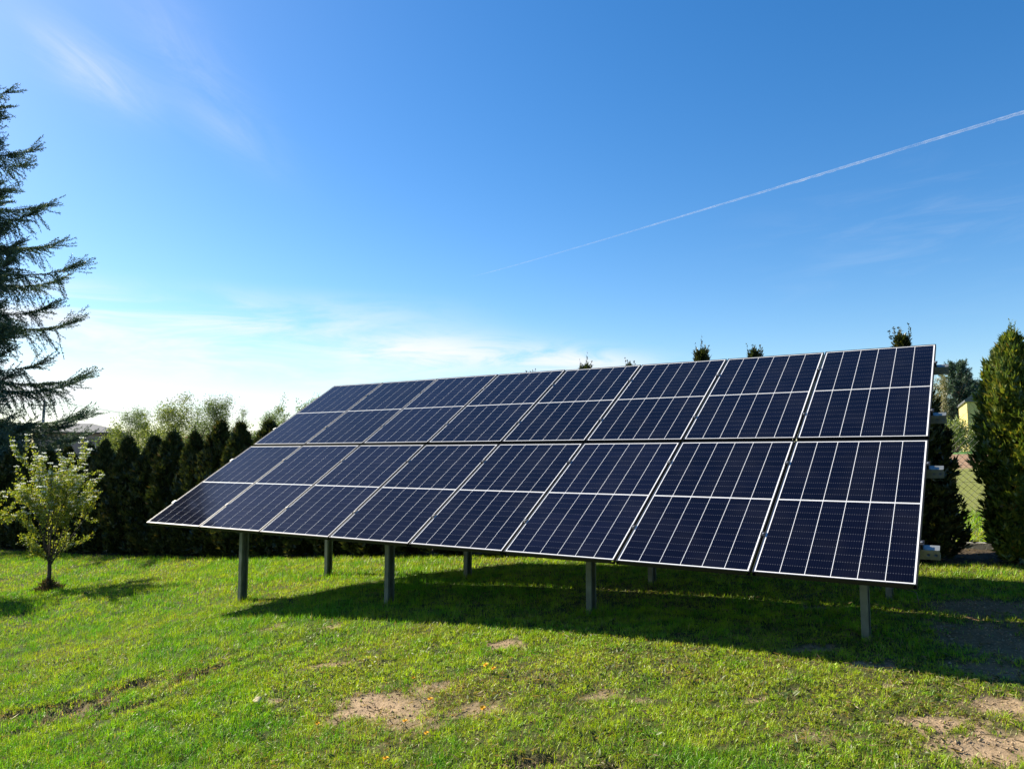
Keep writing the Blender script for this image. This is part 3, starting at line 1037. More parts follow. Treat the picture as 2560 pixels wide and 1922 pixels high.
def build_hedge():
    kinds = [thuja_meshes(100 + k, 3400, 1.0, full=True) for k in range(4)]
    pointed = [thuja_meshes(120 + k, 3200, 1.0) for k in range(2)]
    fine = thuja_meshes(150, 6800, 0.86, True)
    wide = thuja_meshes(151, 6500, 0.86)
    # distance along the row, height, width factor
    data = [(-17.2, 2.7, 1), (-16.3, 2.6, 1), (-15.2, 2.7, 1), (-14.3, 2.65, 1), (-13.32, 2.72, 1), (-12.25, 2.64, 1.05), (-11.3, 2.55, 1), (-10.32, 2.59, 1), (-9.55, 2.6, .95), (-8.92, 2.66, .9),
            (-7.90, 2.68, 1), (-7.05, 2.63, 1), (-6.12, 2.67, 1), (-5.31, 2.58, 1), (-4.64, 2.78, .92), (-3.84, 2.66, .98), (-2.96, 2.63, 1), (-2.1, 2.62, 1), (-1.25, 2.65, 1), (-.4, 2.7, 1),
            (.45, 2.6, 1), (1.3, 2.68, 1), (2.15, 2.66, 1), (3.0, 2.84, .95), (3.79, 2.92, .9), (4.61, 2.80, .95), (5.59, 2.90, 1), (6.34, 2.76, .95), (7.2, 2.3, .95), (8.06, 2.74, 1.02),
            (9.05, 2.64, .90), (10.0, 2.7, 1), (10.9, 2.7, 1)]
    looks = {4: 'first conical dark thuja at the left end of the hedge in view', 5: 'dark thuja showing through the left side of the blossoming fruit tree', 6: 'dark thuja directly behind the middle of the blossoming fruit tree',
             7: 'dark thuja behind the right half of the blossoming fruit tree', 8: 'dark thuja just clear of the right side of the fruit tree', 9: 'slim dark thuja in front of the grey house corner',
             10: 'dark thuja right of the grey house, below the first birches', 11: 'dark rounded thuja below the pale willow', 12: 'dark thuja left of the distant red roof', 13: 'dark thuja covering the right of the red roof',
             14: 'tall thuja with sunlit olive left flank beside the red roof chimney', 15: 'thuja with sunlit left flank beside the upper left edge of the panels', 16: 'thuja half hidden by the left edge of the upper panels',
             23: 'thuja whose thin tip shows first above the middle of the panels', 24: 'thuja with a thin double tip above the upper row of panels', 25: 'thuja with a very short tip above the upper row of panels',
             26: 'thuja with a dense feathery tip above the upper panels', 27: 'thuja with a slim tip above the second panel from the right', 29: 'dark thuja with broad top above the right end of the panels',
             30: 'tall olive green thuja lit from the left at the right edge'}
    rng = random.Random(5)
    cnt = 0
    for k, (t, h, w) in enumerate(data):
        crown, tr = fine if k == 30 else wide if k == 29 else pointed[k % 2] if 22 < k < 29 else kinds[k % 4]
        g = at(t, 4.40)
        root = empty('thuja', g, rng.uniform(0, 6.28))
        c = link('crown', crown if not hasattr(crown, 'data') else crown.data, root)
        b = tr if tr.parent is None and tr.users_collection and not tr.get('used') else tr.copy()
        if b is not tr:
            COL.objects.link(b)
        tr['used'] = 1
        b.parent = root
        sc = h / (2.82 if k > 22 else 2.70)
        jw = 1.0 if k > 22 else rng.uniform(.90, 1.14)
        root.scale = (w * jw, w * jw * rng.uniform(.95, 1.05), sc)
        root.rotation_euler = (rng.uniform(-.03, .03), rng.uniform(-.03, .03), root.rotation_euler.z)
        lb = looks.get(k)
        if lb is None:
            lb = 'thuja hidden behind the panels, its foot seen between the posts' if 16 < k < 30 else 'thuja continuing the hedge beyond the picture edge'
        tag(root, lb, 'thuja', 'thuja hedge behind the solar panels')
    for kk in kinds + pointed + [fine, wide]:
        if 'used' in kk[1]:
            del kk[1]['used']
    for o in list(bpy.data.objects):
        if o.name.startswith('trunk') and 'used' in o:
            del o['used']


build_hedge()


# ------------------------------------------------------------------ chain-link fence behind the hedge
def build_fence():
    root_p = at(0, 5.45)
    root = empty('chain_link_fence', root_p)
    tag(root, 'dark chain-link fence on a concrete base strip behind the hedge', 'fence')
    t0, t1, H = -15.0, 13.0, 1.50
    step = 0.078
    n = int((t1 - t0) / step)
    ts = np.linspace(t0 - H, t1 + H, 600)
    gx, gy = O[0] + ts * E[0] + 5.45 * NB[0], O[1] + ts * E[1] + 5.45 * NB[1]
    gzz = gz(gx, gy)
    rows = int(H / step)
    w = 0.0026
    V, F = [], []
    cnt = 0
    cols = np.arange(n + 1)
    # every wire zigzags up in a narrow column and hooks its neighbours
    for j in range(rows * 2):
        za, zb = j * step / 2, (j + 1) * step / 2
        for sgn in (0, 1):
            xa = t0 + cols * step + ((j + sgn) % 2) * step / 2 * 1.0
            xb = t0 + cols * step + ((j + 1 + sgn) % 2) * step / 2 * 1.0
            if sgn == 1:
                xa = xa + step / 2 - 0.0
                xb = xb + step / 2 - 0.0
            for axv, bxv in ((xa, xb),):
                ga, gb = np.interp(axv, ts, gzz), np.interp(bxv, ts, gzz)
                A = np.stack([O[0] + axv * E[0] + 5.45 * NB[0], O[1] + axv * E[1] + 5.45 * NB[1], ga + .06 + za], -1)
                B = np.stack([O[0] + bxv * E[0] + 5.45 * NB[0], O[1] + bxv * E[1] + 5.45 * NB[1], gb + .06 + zb], -1)
                d = norm(B - A)
                s1 = norm(np.cross(d, NB))
                s2 = np.broadcast_to(NB, d.shape)
                ring = [s1 * w, s1 * (-.5 * w) + s2 * (.87 * w), s1 * (-.5 * w) - s2 * (.87 * w)]
                vv = np.stack([A + q for q in ring] + [B + q for q in ring], 1).reshape(-1, 3)
                ff = (np.arange(len(A)) * 6)[:, None, None] + np.array([[0, 1, 4, 3], [1, 2, 5, 4], [2, 0, 3, 5]])[None]
                V.append(vv)
                F.append(ff.reshape(-1, 4) + cnt)
                cnt += len(vv)
    me = np_mesh('wire_mesh', np.concatenate(V) - np.array(root_p), np.concatenate(F), [M['wire_green']])
    link('wire_mesh', me, root)
    for h in (.1, .8, 1.47):
        mb = MB()
        mb.tube([at(t, 5.445, h) - root_p for t in np.arange(t0, t1 + .1, 1.0)], [.0022] * len(np.arange(t0, t1 + .1, 1.0)), 5)
        mb.build('tension_wire', M['wire_green'], root)
    for t in np.arange(t0, t1 + .1, 2.55):
        mb = MB()
        b = at(t, 5.49) - root_p
        mb.tube([b - Zv * .3, b + Zv * 1.6], [.024, .024], 10)
        mb.build('fence_post', M['wire_green'], root)
    for t in np.arange(t0, t1 - .1, 2.55):
        a, b = at(t + .03, 5.40) - root_p, at(t + 2.52, 5.40) - root_p
        mb = MB()
        dd = (b - a).normalized()
        up = NBv.cross(dd).normalized()
        if up.z < 0:
            up = -up
        mb.box((a + b) / 2 + up * (-.02), dd, NBv, up, (b - a).length / 2, .03, .10)
        mb.build('gravel_board', M['concrete'], root, bevel=.004)


build_fence()


# ------------------------------------------------------------------ branching trees
def grow(rng, start, direc, length, radius, levels, spread, upb, segs=4, out=None, tips=None, droop=0.0, wind=None, kids=(3, 5)):
    """recursive limb: fills out with (points, radii) and tips with (point, direction, level)"""
    p = np.array(start, float)
    d = norm(np.array(direc, float))
    pts, rad = [p.copy()], [radius]
    for k in range(segs):
        d = norm(d + rng.normal(0, .13, 3) + np.array([0, 0, upb - droop * k]) + (wind if wind is not None else 0))
        p = p + d * length / segs
        pts.append(p.copy())
        rad.append(radius * (1 - .72 * (k + 1) / segs))
        if tips is not None and levels <= 1:
            tips.append((p.copy(), d.copy(), levels))
    out.append((pts, rad))
    if levels > 0:
        for _ in range(rng.integers(kids[0], kids[1] + 1)):
            s = rng.uniform(.35, 1.0)
            j = min(int(s * segs), segs - 1)
            f = s * segs - j
            q = pts[j] * (1 - f) + pts[j + 1] * f
            nd = norm(d + rng.normal(0, spread, 3))
            grow(rng, q, nd, length * rng.uniform(.45, .7), max(radius * .45, .0025), levels - 1, spread, upb, segs, out, tips, droop, wind, kids)


def limbs_mesh(out, name, material, parent=None, seg=5, base=None):
    mb = MB()
    for pts, rad in out:
        mb.tube([Vector(p) for p in pts], rad, seg, cap=False)
    return mb.build(name, material, parent, recalc=False)


# ---- blossoming fruit tree
def fruit_tree(name, loc, rz, label, seed, scale=1.0):
    rng = np.random.default_rng(seed)
    out, tips = [], []
    out.append(([np.array([0, 0, -.1]), np.array([.0, .0, .12]), np.array([.01, .01, .45]), np.array([.0, .0, .74])], [.085, .066, .056, .05]))
    for k in range(8):
        a = 2 * np.pi * k / 8 + rng.uniform(-.3, .3)
        el = rng.uniform(.85, 1.28) if k % 3 else 1.45
        st = np.array([0, 0, rng.uniform(.62, .76)])
        grow(rng, st, (math.cos(a) * math.cos(el), math.sin(a) * math.cos(el), math.sin(el)), rng.uniform(1.45, 2.0), .024, 2, .42, .10, 5, out, tips, kids=(4, 6))
    for k in range(6):
        a = rng.uniform(0, 6.28)
        grow(rng, np.array([0, 0, rng.uniform(.72, .9)]), (math.cos(a), math.sin(a), .55), rng.uniform(.6, .9), .014, 1, .6, .06, 4, out, tips, kids=(3, 5))
    root = empty(name, loc, rz)
    root.scale = (scale,) * 3
    limbs_mesh(out, 'trunk', M['bark'], root, 6)
    T = np.array([t[0] for t in tips])
    D = np.array([t[1] for t in tips])
    lv = Leaves()
    n = len(T)
    for rep in range(17):
        b = T + rng.normal(0, .03, T.shape) - D * rng.uniform(0, .12, (n, 1))
        dd = norm(D * .5 + rng.normal(0, .7, T.shape) + np.array([0, 0, .15]))
        keep = rng.random(n) < .80
        v, f = leaf_tris(b[keep], dd[keep], rng.uniform(.040, .074, keep.sum()), rng.uniform(.024, .038, keep.sum()), rng)
        lv.add(v, f)
    link('crown', lv.mesh('crown', [M['fruit_leaf']]), root)
    # umbels of white flowers standing at the shoot ends
    bl = Leaves()
    order = np.argsort(-T[:, 2] * .6 + rng.normal(0, .8, n))
    for i in order[:int(n * .22)]:
        c = T[i] + np.array([0, 0, .03])
        m = 22
        q = c + np.stack([rng.normal(0, .032, m), rng.normal(0, .032, m), np.abs(rng.normal(0, .014, m))], -1)
        dd = norm(np.stack([rng.normal(0, .8, m), rng.normal(0, .8, m), rng.uniform(.1, .8, m)], -1))
        v, f = leaf_tris(q, dd, rng.uniform(.026, .042, m), rng.uniform(.022, .034, m), rng)
        bl.add(v, f)
    link('blossom', bl.mesh('blossom', [M['petal']]), root)
    tag(root, label, 'fruit tree')
    return root


fz = gz1(*FRUIT_XY)
fruit_tree('fruit_tree', (FRUIT_XY[0], FRUIT_XY[1], fz), 0.4, 'small whole fruit tree in white blossom standing on the lawn at left', 4, .62)
fruit_tree('fruit_tree', (-9.62, 12.95, gz1(-9.62, 12.95)), 2.1, 'second fruit tree, only its blossoming branches reaching in at the left edge', 9, .66)


# ragged ground cover round the fruit tree's foot
def build_mulch():
    rng = np.random.default_rng(3)
    lv = Leaves()
    n = 900
    a, r = rng.uniform(0, 6.28, n), np.abs(rng.normal(0, .13, n))
    x, y = FRUIT_XY[0] + r * np.cos(a), FRUIT_XY[1] + r * np.sin(a)
    z = gz(x, y) + np.maximum(.20 * np.exp(-(r / .13) ** 2) * rng.random(n), .01)
    dd = norm(np.stack([np.cos(a) * .5, np.sin(a) * .5, rng.uniform(-.1, .9, n)], -1) + rng.normal(0, .4, (n, 3)))
    v, f = leaf_tris(np.stack([x, y, z], -1), dd, rng.uniform(.04, .10, n), rng.uniform(.008, .02, n), rng)
    lv.add(v, f)
    m = leaf_material('dry_brown_litter', [(0.0, (0.05, 0.035, 0.02)), (0.7, (0.12, 0.085, 0.045)), (1.0, (0.09, 0.11, 0.03))], .15, .02)
    tag(link('leaf_litter', lv.mesh('leaf_litter', [m])), kind='stuff')


build_mulch()


# ---- big spruce at the left
def spruce(name, loc, H, rmax, seed, label, levels=None, dens=1.0, face=R(35), card=1.0):
    rng = np.random.default_rng(seed)
    root = empty(name, loc)
    mb = MB()
    mb.tube([(0, 0, -.3), (0, 0, H * .2), (.03, 0, H * .6), (0, 0, H)], [.018 * H, .0145 * H, .008 * H, .004], 9)
    mb.build('trunk', M['bark'], root)
    br = []
    if levels:
        for h, r, a in levels:
            br.append((h, r, face + a))
    nlev = int(H / (.62 if H > 10 else .36))
    for k in range(nlev):
        h = H * (.05 + .93 * k / nlev)
        u = 1 - h / H
        rr = rmax * u ** .62
        for j in range(6):
            a = rng.uniform(0, 6.28)
            da = (a - face + math.pi) % (2 * math.pi) - math.pi
            f = rng.uniform(.68, 1.0)
            if levels and abs(da) < .8:
                f = rng.uniform(.42, .72)          # leave the named boughs standing clear at the side
            br.append((h + rng.uniform(-.25, .25), rr * f, a))
    lv = Leaves()
    mb = MB()
    for h, r, a in br:
        u = 1 - h / H
        ax = np.array([math.cos(a), math.sin(a), 0])
        sd = np.array([-math.sin(a), math.cos(a), 0])
        s = np.linspace(0, 1, 9)
        c1 = .30 - .85 * u
        z = h + r * (c1 * s + (.10 + .27 * u) * s ** 3) * .8
        pts = ax[None] * (r * s)[:, None] + sd[None] * (r * .06 * np.sin(3 * s + a))[:, None]
        pts[:, 2] = z
        mb.tube([Vector(p) for p in pts], list(.030 * (r / 4) ** .7 * (1 - .9 * s) + .004), 4, cap=False)
        ntw = int((22 + 22 * r) * dens)
        ts = rng.uniform(.10, 1, ntw) ** .8
        for q in ts:
            i = min(int(q * 8), 7)
            f = q * 8 - i
            p0 = pts[i] * (1 - f) + pts[i + 1] * f
            tg = norm(pts[i + 1] - pts[i])
            kind = rng.random()
            if kind < .5:
                sg = 1 if rng.random() < .5 else -1
                d = norm(tg * .9 + sd * sg * rng.uniform(.5, 1.0) + np.array([0, 0, rng.uniform(-.25, .15)]))
                ln = (.36 + .50 * min(r, 3) * .5 * (1 - q * .55)) * rng.uniform(.6, 1.2)
                curl = -.10
            else:
                d = norm(tg * .45 + rng.normal(0, .25, 3) + np.array([0, 0, -.75]))
                ln = (.34 + .42 * min(r, 3) * .5 * (1 - .35 * q)) * rng.uniform(.5, 1.3)
                curl = -.12
            if q > .86:
                d = norm(tg + rng.normal(0, .22, 3) + np.array([0, 0, .15]))
                curl = .05
            nn = max(5, int(ln / (.026 * card)))
            ss = (np.arange(nn) + rng.random(nn)) / nn
            base = p0 + d * (ss * ln)[:, None] + np.array([0, 0, curl]) * (ss ** 2 * ln)[:, None]
            for rep in range(2):
                nd = norm(d * .85 + rng.normal(0, .55, (nn, 3)))
                v, fc = leaf_tris(base, nd, rng.uniform(.06, .095, nn) * card, np.full(nn, .024 * card), rng)
                lv.add(v, fc)
    mb.build('limbs', M['bark'], root, recalc=False)
    link('crown', lv.mesh('crown', [M['spruce']]), root)
    tag(root, label, 'spruce')
    return root


SP = (-18.45, 24.4)
spruce('spruce_tree', (SP[0], SP[1], gz1(*SP)), 16.6, 4.5, 21, 'tall dark spruce with drooping boughs at the left edge',
       levels=[(14.62, 1.22, 0.0), (14.22, 1.13, 0.3), (12.57, 2.07, -0.1), (12.27, 1.88, 0.25), (10.83, 2.58, 0.05), (10.32, 2.26, -0.3), (9.57, 2.91, 0.1), (8.73, 3.48, -0.05), (8.42, 3.1, 0.3), (7.32, 2.82, -0.25), (7.0, 3.62, 0.08), (5.56, 2.73, -0.2), (5.29, 4.04, 0.05), (4.97, 3.67, -0.22), (4.03, 3.95, 0.12), (3.58, 3.38, -0.15), (3.09, 3.38, 0.2), (3.9, 3.9, -.1), (3.3, 4.0, .15), (2.5, 3.7, -.05), (1.8, 3.3, .1)])
spruce('spruce_tree', (46.1, 78.0, gz1(46.1, 78.0) - .3), 9.9, 3.7, 22, 'distant blue-grey spruce behind the right end of the panels', dens=.55, card=3.0)
spruce('spruce_tree', (51.9, 85.0, gz1(51.9, 85.0) - .3), 8.4, 3.4, 23, 'lower dark spruce between the distant spruce and the right-hand thuja', dens=.5, card=3.2)


# ---- birches and willows beyond the hedge
def far_tree(seed, H, crown_w, material, bark, leafn, leaf_l, wind, droop):
    rng = np.random.default_rng(seed)
    out, tips = [], []
    tr = [np.array([0, 0, -.5])]
    d = np.array([0, 0, 1.0])
    for k in range(7):
        d = norm(d + rng.normal(0, .05, 3) + wind * .12)
        d[2] = max(d[2], .8)
        tr.append(tr[-1] + d * (H + .5) / 7)
    rr = [H * .013 * (1 - .93 * k / 7) for k in range(8)]
    out.append((tr, rr))
    for k in range(36):
        s = rng.uniform(.22, .98) * 7
        j = min(int(s), 6)
        p = tr[j] * (1 - (s - j)) + tr[j + 1] * (s - j)
        a = rng.uniform(0, 6.28)
        el = rng.uniform(.35, .95)
        ln = crown_w * (1.15 - s / 7 * .75) * rng.uniform(.7, 1.15)
        grow(rng, p, (math.cos(a) * math.cos(el), math.sin(a) * math.cos(el), math.sin(el)), ln, H * .0045 * (1.1 - s / 7), 1, .5, .05, 4, out, tips, droop, wind * .10, (5, 8))
    T = np.array([t[0] for t in tips])
    D = np.array([t[1] for t in tips])
    lv = Leaves()
    per = max(1, leafn // len(T))
    for k in range(per):
        b = T + rng.normal(0, .20, T.shape) * (crown_w / 1.5)
        b[:, 2] -= np.abs(rng.normal(0, .12, len(T))) * (1 + 4 * droop)
        dd = norm(D * .3 + rng.normal(0, .6, T.shape) + wind * .8 + np.array([0, 0, -.25]))
        keep = rng.random(len(T)) < .85
        v, f = leaf_tris(b[keep], dd[keep], rng.uniform(.7, 1.3, keep.sum()) * leaf_l, rng.uniform(.35, .55, keep.sum()) * leaf_l, rng)
        lv.add(v, f)
    crown = lv.mesh('crown', [material])
    trunk = limbs_mesh(out, 'trunk', bark, None, 4)
    return crown, trunk


WIND = np.array([.9, -.2, .05])
PROTO = {'birch': [far_tree(60 + k, 8.5, 2.1, M['birch_leaf'], M['birch_bark'], 8500, .15, WIND, .02) for k in range(3)],
         'willow': [far_tree(80, 8.0, 2.6, M['willow_leaf'], M['birch_bark'], 10500, .18, WIND, .10)],
         'poplar': [far_tree(90 + k, 9.0, 1.5, M['birch_leaf'], M['birch_bark'], 5000, .16, WIND, .0) for k in range(2)]}
USED = set()


def put_tree(kind, var, px_az, dist, ztop, label, group, wsc=1.0):
    """px_az: tangent of the bearing from +Y; ztop: height of the crown's top"""
    x, y = px_az * dist, dist
    g = gz1(x, y)
    crown, trunk = PROTO[kind][var]
    root = empty({'birch': 'birch_tree', 'willow': 'willow_tree', 'poplar': 'poplar_tree'}[kind], (x, y, g), random.uniform(-.5, .5))
    h0 = {'birch': 8.5, 'willow': 8.0, 'poplar': 9.0}[kind]
    s = (ztop * .93 - .75 - g) / h0
    root.scale = (s * wsc, s * wsc, s)
    link('crown', crown, root)
    if (kind, var) in USED:
        t = trunk.copy()
        COL.objects.link(t)
    else:
        t = trunk
        USED.add((kind, var))
    t.parent = root
    tag(root, label, kind, group)


FT_ = [('birch', 0, -.535, 62, 3.1, 'small thin birch at the left end of the distant trees', .8),
       ('birch', 1, -.508, 62, 5.0, 'birch left of the bright willow, beside the grey house', 1.0),
       ('birch', 2, -.488, 66, 5.4, 'slender birch pressed against the left side of the willow', .9),
       ('willow', 0, -.466, 58, 5.4, 'bright yellow-green willow, fullest of the distant trees', 1.0),
       ('birch', 0, -.440, 63, 5.3, 'birch directly right of the bright willow', .9),
       ('birch', 1, -.418, 60, 6.0, 'tall olive birch in the middle of the distant group', .95),
       ('birch', 2, -.400, 60, 5.8, 'tall olive birch at the right end of the dense group', .9),
       ('birch', 0, -.375, 70, 5.6, 'pale thin birch first in the airy gap right of the dense group', .75),
       ('poplar', 0, -.358, 70, 5.9, 'pale thin poplar standing over the red roof', .9),
       ('poplar', 1, -.338, 66, 5.7, 'windblown poplar above the sunlit thuja', .9),
       ('poplar', 0, -.317, 62, 6.3, 'tallest slim poplar leaning in the wind', .85),
       ('poplar', 1, -.298, 62, 6.2, 'windblown poplar with dark ragged top', .9),
       ('birch', 1, -.270, 60, 6.1, 'broad birch just left of the upper left panel edge', .85),
       ('birch', 2, -.258, 60, 6.2, 'birch at the upper left panel edge', .85),
       ('poplar', 0, -.228, 64, 5.9, 'small tree top peeping over the upper left panel edge', .7),
       ('willow', 0, -.575, 48, -.1, 'low pale green willow shrub behind the fruit tree', .8)]
for kind, var, a, dist, zt, lb, w in FT_:
    put_tree(kind, var, a, dist, zt, lb, 'distant trees beyond the hedge', w)


# ---- bushes on the right, behind the gap in the hedge
def bush(name, loc, r, h, material, n, leaf_l, label, cat, seed):
    rng = np.random.default_rng(seed)
    out, tips = [], []
    for k in range(12):
        a = rng.uniform(0, 6.28)
        el = rng.uniform(.6, 1.4)
        grow(rng, np.array([rng.normal(0, .08), rng.normal(0, .08), -.1]), (math.cos(a) * math.cos(el), math.sin(a) * math.cos(el), math.sin(el)), h * .8 * rng.uniform(.8, 1.1), .03, 2, .5, .04, 4, out, tips, kids=(2, 4))
    root = empty(name, loc)
    limbs_mesh(out, 'limbs', M['bark'], root, 4)
    T = np.array([t[0] for t in tips])
    T[:, :2] *= np.minimum(1, r / (np.hypot(T[:, 0], T[:, 1]) + 1e-6))[:, None]
    lv = Leaves()
    k = max(1, n // len(T))
    for _ in range(k):
        b = T + rng.normal(0, .13, T.shape)
        v, f = leaf_tris(b, rng.normal(size=T.shape), rng.uniform(.6, 1.3, len(T)) * leaf_l, rng.uniform(.4, .6, len(T)) * leaf_l, rng)
        lv.add(v, f)
    link('crown', lv.mesh('crown', [material]), root)
    tag(root, label, cat)
    return root


for nm, x, y, r, h, mt, n, ll, lb, cat, sd in (
        ('flowering_shrub', 31.0, 56.0, .95, 4.6, 'blossom_shrub', 9000, .13, 'pale blossoming shrub in front of the distant spruce', 'shrub', 41),
        ('flowering_shrub', 34.3, 54.0, .6, 4.0, 'blossom_shrub', 6000, .12, 'pale blossoming shrub half covering the yellow wall from the right', 'shrub', 42),
        ('green_shrub', 30.3, 52.0, 1.5, 2.0, 'willow_leaf', 5000, .13, 'low green shrub below the blossoming shrub', 'shrub', 43),
        ('green_shrub', 32.6, 53.0, 1.3, 1.6, 'birch_leaf', 4000, .13, 'low olive shrub at the foot of the yellow wall', 'shrub', 44)):
    bush(nm, (x, y, gz1(x, y)), r, h, M[mt], n, ll, lb, cat, sd)


for k, (ta, dist, r, zt, mt) in enumerate(((-.525, 63, 1.9, .9, 'birch_leaf'), (-.50, 61, 2.0, 1.6, 'willow_leaf'), (-.475, 64, 2.0, 1.9, 'birch_leaf'), (-.460, 61, 1.3, 1.7, 'willow_leaf'), (-.428, 63, 1.6, .2, 'birch_leaf'),
                                           (-.385, 66, 1.8, 1.5, 'birch_leaf'), (-.35, 64, 1.9, 1.8, 'willow_leaf'), (-.322, 63, 1.9, 1.9, 'birch_leaf'), (-.292, 62, 1.9, 2.4, 'birch_leaf'), (-.265, 63, 1.9, 2.6, 'birch_leaf'))):
    g_ = gz1(ta * dist, dist)
    o_ = bush('thicket_shrub', (ta * dist, dist, g_), r, zt - g_, M[mt], 7000, .17, 'leafy shrub filling the foot of the distant trees beyond the hedge', 'shrub', 300 + k)
    tag(o_, group='shrubs at the foot of the distant trees')


# ------------------------------------------------------------------ far buildings
def house(name, c, yaw, wx, wy, eave, ridge, wall_m, roof_m, label, hip=True, over=.35, windows=(), chimney=None):
    """c: centre on the ground; ridge along the local X axis"""
    root = empty(name, c, yaw)
    hx, hy = wx / 2, wy / 2
    mb = MB()
    mb.box((0, 0, eave / 2 - .5), (1, 0, 0), (0, 1, 0), (0, 0, 1), hx, hy, eave / 2 + .5)
    if not hip:
        for sx in (-1, 1):
            x = sx * (hx - .1)
            mb.prism([(-hy, 0), (hy, 0), (0, ridge - eave)], (x - .1, 0, eave + .002), (0, 1, 0), (0, 0, 1), (1, 0, 0), .2)
    mb.build('wall', wall_m, root)
    ox, oy = hx + over, hy + over
    rx = max(hx - hy, .25) if hip else ox
    rf = MB()
    ez, rz_ = eave + .02, ridge + .05
    lo = [(-ox, -oy, ez), (ox, -oy, ez), (ox, oy, ez), (-ox, oy, ez)]
    hi = [(-rx, 0, rz_), (rx, 0, rz_)]
    bm = rf.bm
    for dz in (0,):
        L_ = [bm.verts.new(p) for p in lo]
        Hh = [bm.verts.new(p) for p in hi]
        Lb = [bm.verts.new((p[0], p[1], p[2] - .16)) for p in lo]
        bm.faces.new((L_[0], L_[1], Hh[1], Hh[0]))
        bm.faces.new((L_[2], L_[3], Hh[0], Hh[1]))
        bm.faces.new((L_[1], L_[2], Hh[1]))
        bm.faces.new((L_[3], L_[0], Hh[0]))
        for k in range(4):
            bm.faces.new((L_[k], L_[(k + 1) % 4], Lb[(k + 1) % 4], Lb[k]))
        bm.faces.new(Lb[::-1])
    ro = rf.build('roof', roof_m, root)
    gt = MB()
    gt.box((0, -oy - .05, ez - .06), (1, 0, 0), (0, 1, 0), (0, 0, 1), ox, .05, .05)
    gt.build('gutter', M['dark_trim'], root)
    for wxp, wz, ww, wh, side in windows:
        y = -hy if side == 'y' else 0
        if side == 'y':
            p, u, nrm = Vector((wxp, -hy, wz)), Vector((1, 0, 0)), Vector((0, -1, 0))
        else:
            p, u, nrm = Vector((hx, wxp, wz)), Vector((0, 1, 0)), Vector((1, 0, 0))
        w_ = MB()
        t = .06
        for dx, dz, a, b in ((0, wh / 2, ww / 2 + t, t / 2), (0, -wh / 2, ww / 2 + t, t / 2), (-ww / 2 - t / 2, 0, t / 2, wh / 2 - t / 2), (ww / 2 + t / 2, 0, t / 2, wh / 2 - t / 2), (0, 0, t / 3, wh / 2 - t / 2)):
            w_.box(p + u * dx + Zv * dz + nrm * .03, u, nrm, Zv, a, .035, b)
        wo = w_.build('window', M['white_wall'], root)
        g = MB()
        g.box(p + nrm * .012, u, nrm, Zv, ww / 2, .010, wh / 2 - t / 2)
        g.build('pane', M['window_glass'], wo)
    if chimney:
        ch = MB()
        ch.box((chimney[0], chimney[1], chimney[2]), (1, 0, 0), (0, 1, 0), (0, 0, 1), .3, .3, .75)
        ch.box((chimney[0], chimney[1], chimney[2] + .80), (1, 0, 0), (0, 1, 0), (0, 0, 1), .38, .38, .05)
        ch.build('chimney', M['dark_trim'], ro)
    tag(root, label, 'house')
    return root


def on(tanaz, dist):
    return Vector((tanaz * dist, dist, gz1(tanaz * dist, dist)))


c = on(-.565, 74)
house('grey_house', c, R(24), 7.4, 6.0, 2.15 - c.z, 3.05 - c.z, M['grey_wall'], M['grey_roof'], 'grey rendered house with a low hipped roof behind the hedge', True, .45,
      windows=[(1.9, 1.6 - c.z - .6, 1.0, 1.1, 'y'), (-1.6, 1.6 - c.z - .6, 1.0, 1.1, 'y'), (-.5, .5 - c.z, 1.0, 1.1, 'x')], chimney=None)
c = on(-.672, 58)
house('white_house', c, R(35), 3.2, 4.0, .5 - c.z, 2.3 - c.z, M['white_wall'], M['grey_roof'], 'white walled outbuilding seen under the spruce boughs', False, .2, windows=[(0, 1.0, .7, .8, 'y')])
c = on(-.408, 88)
house('red_roofed_house', c, R(20), 7.5, 6.0, 1.15 - c.z, 2.4 - c.z, M['white_wall'], M['red_roof'], 'white house with a red roof showing between two dark thujas', True, .4, windows=[(-2.6, .4 - c.z, .9, 1.0, 'y'), (0.2, .4 - c.z, .9, 1.0, 'y')], chimney=(1.6, .3, 2.3 - c.z))
c = Vector((43.33, 63.97, gz1(43.33, 63.97)))
house('yellow_house', c, R(63.2), 9.0, 9.0, 4.5 - c.z, 8.1 - c.z, M['yellow_wall'], M['grey_roof'], 'narrow yellow house wall with a grey roof in the gap of the hedge', False, .15)


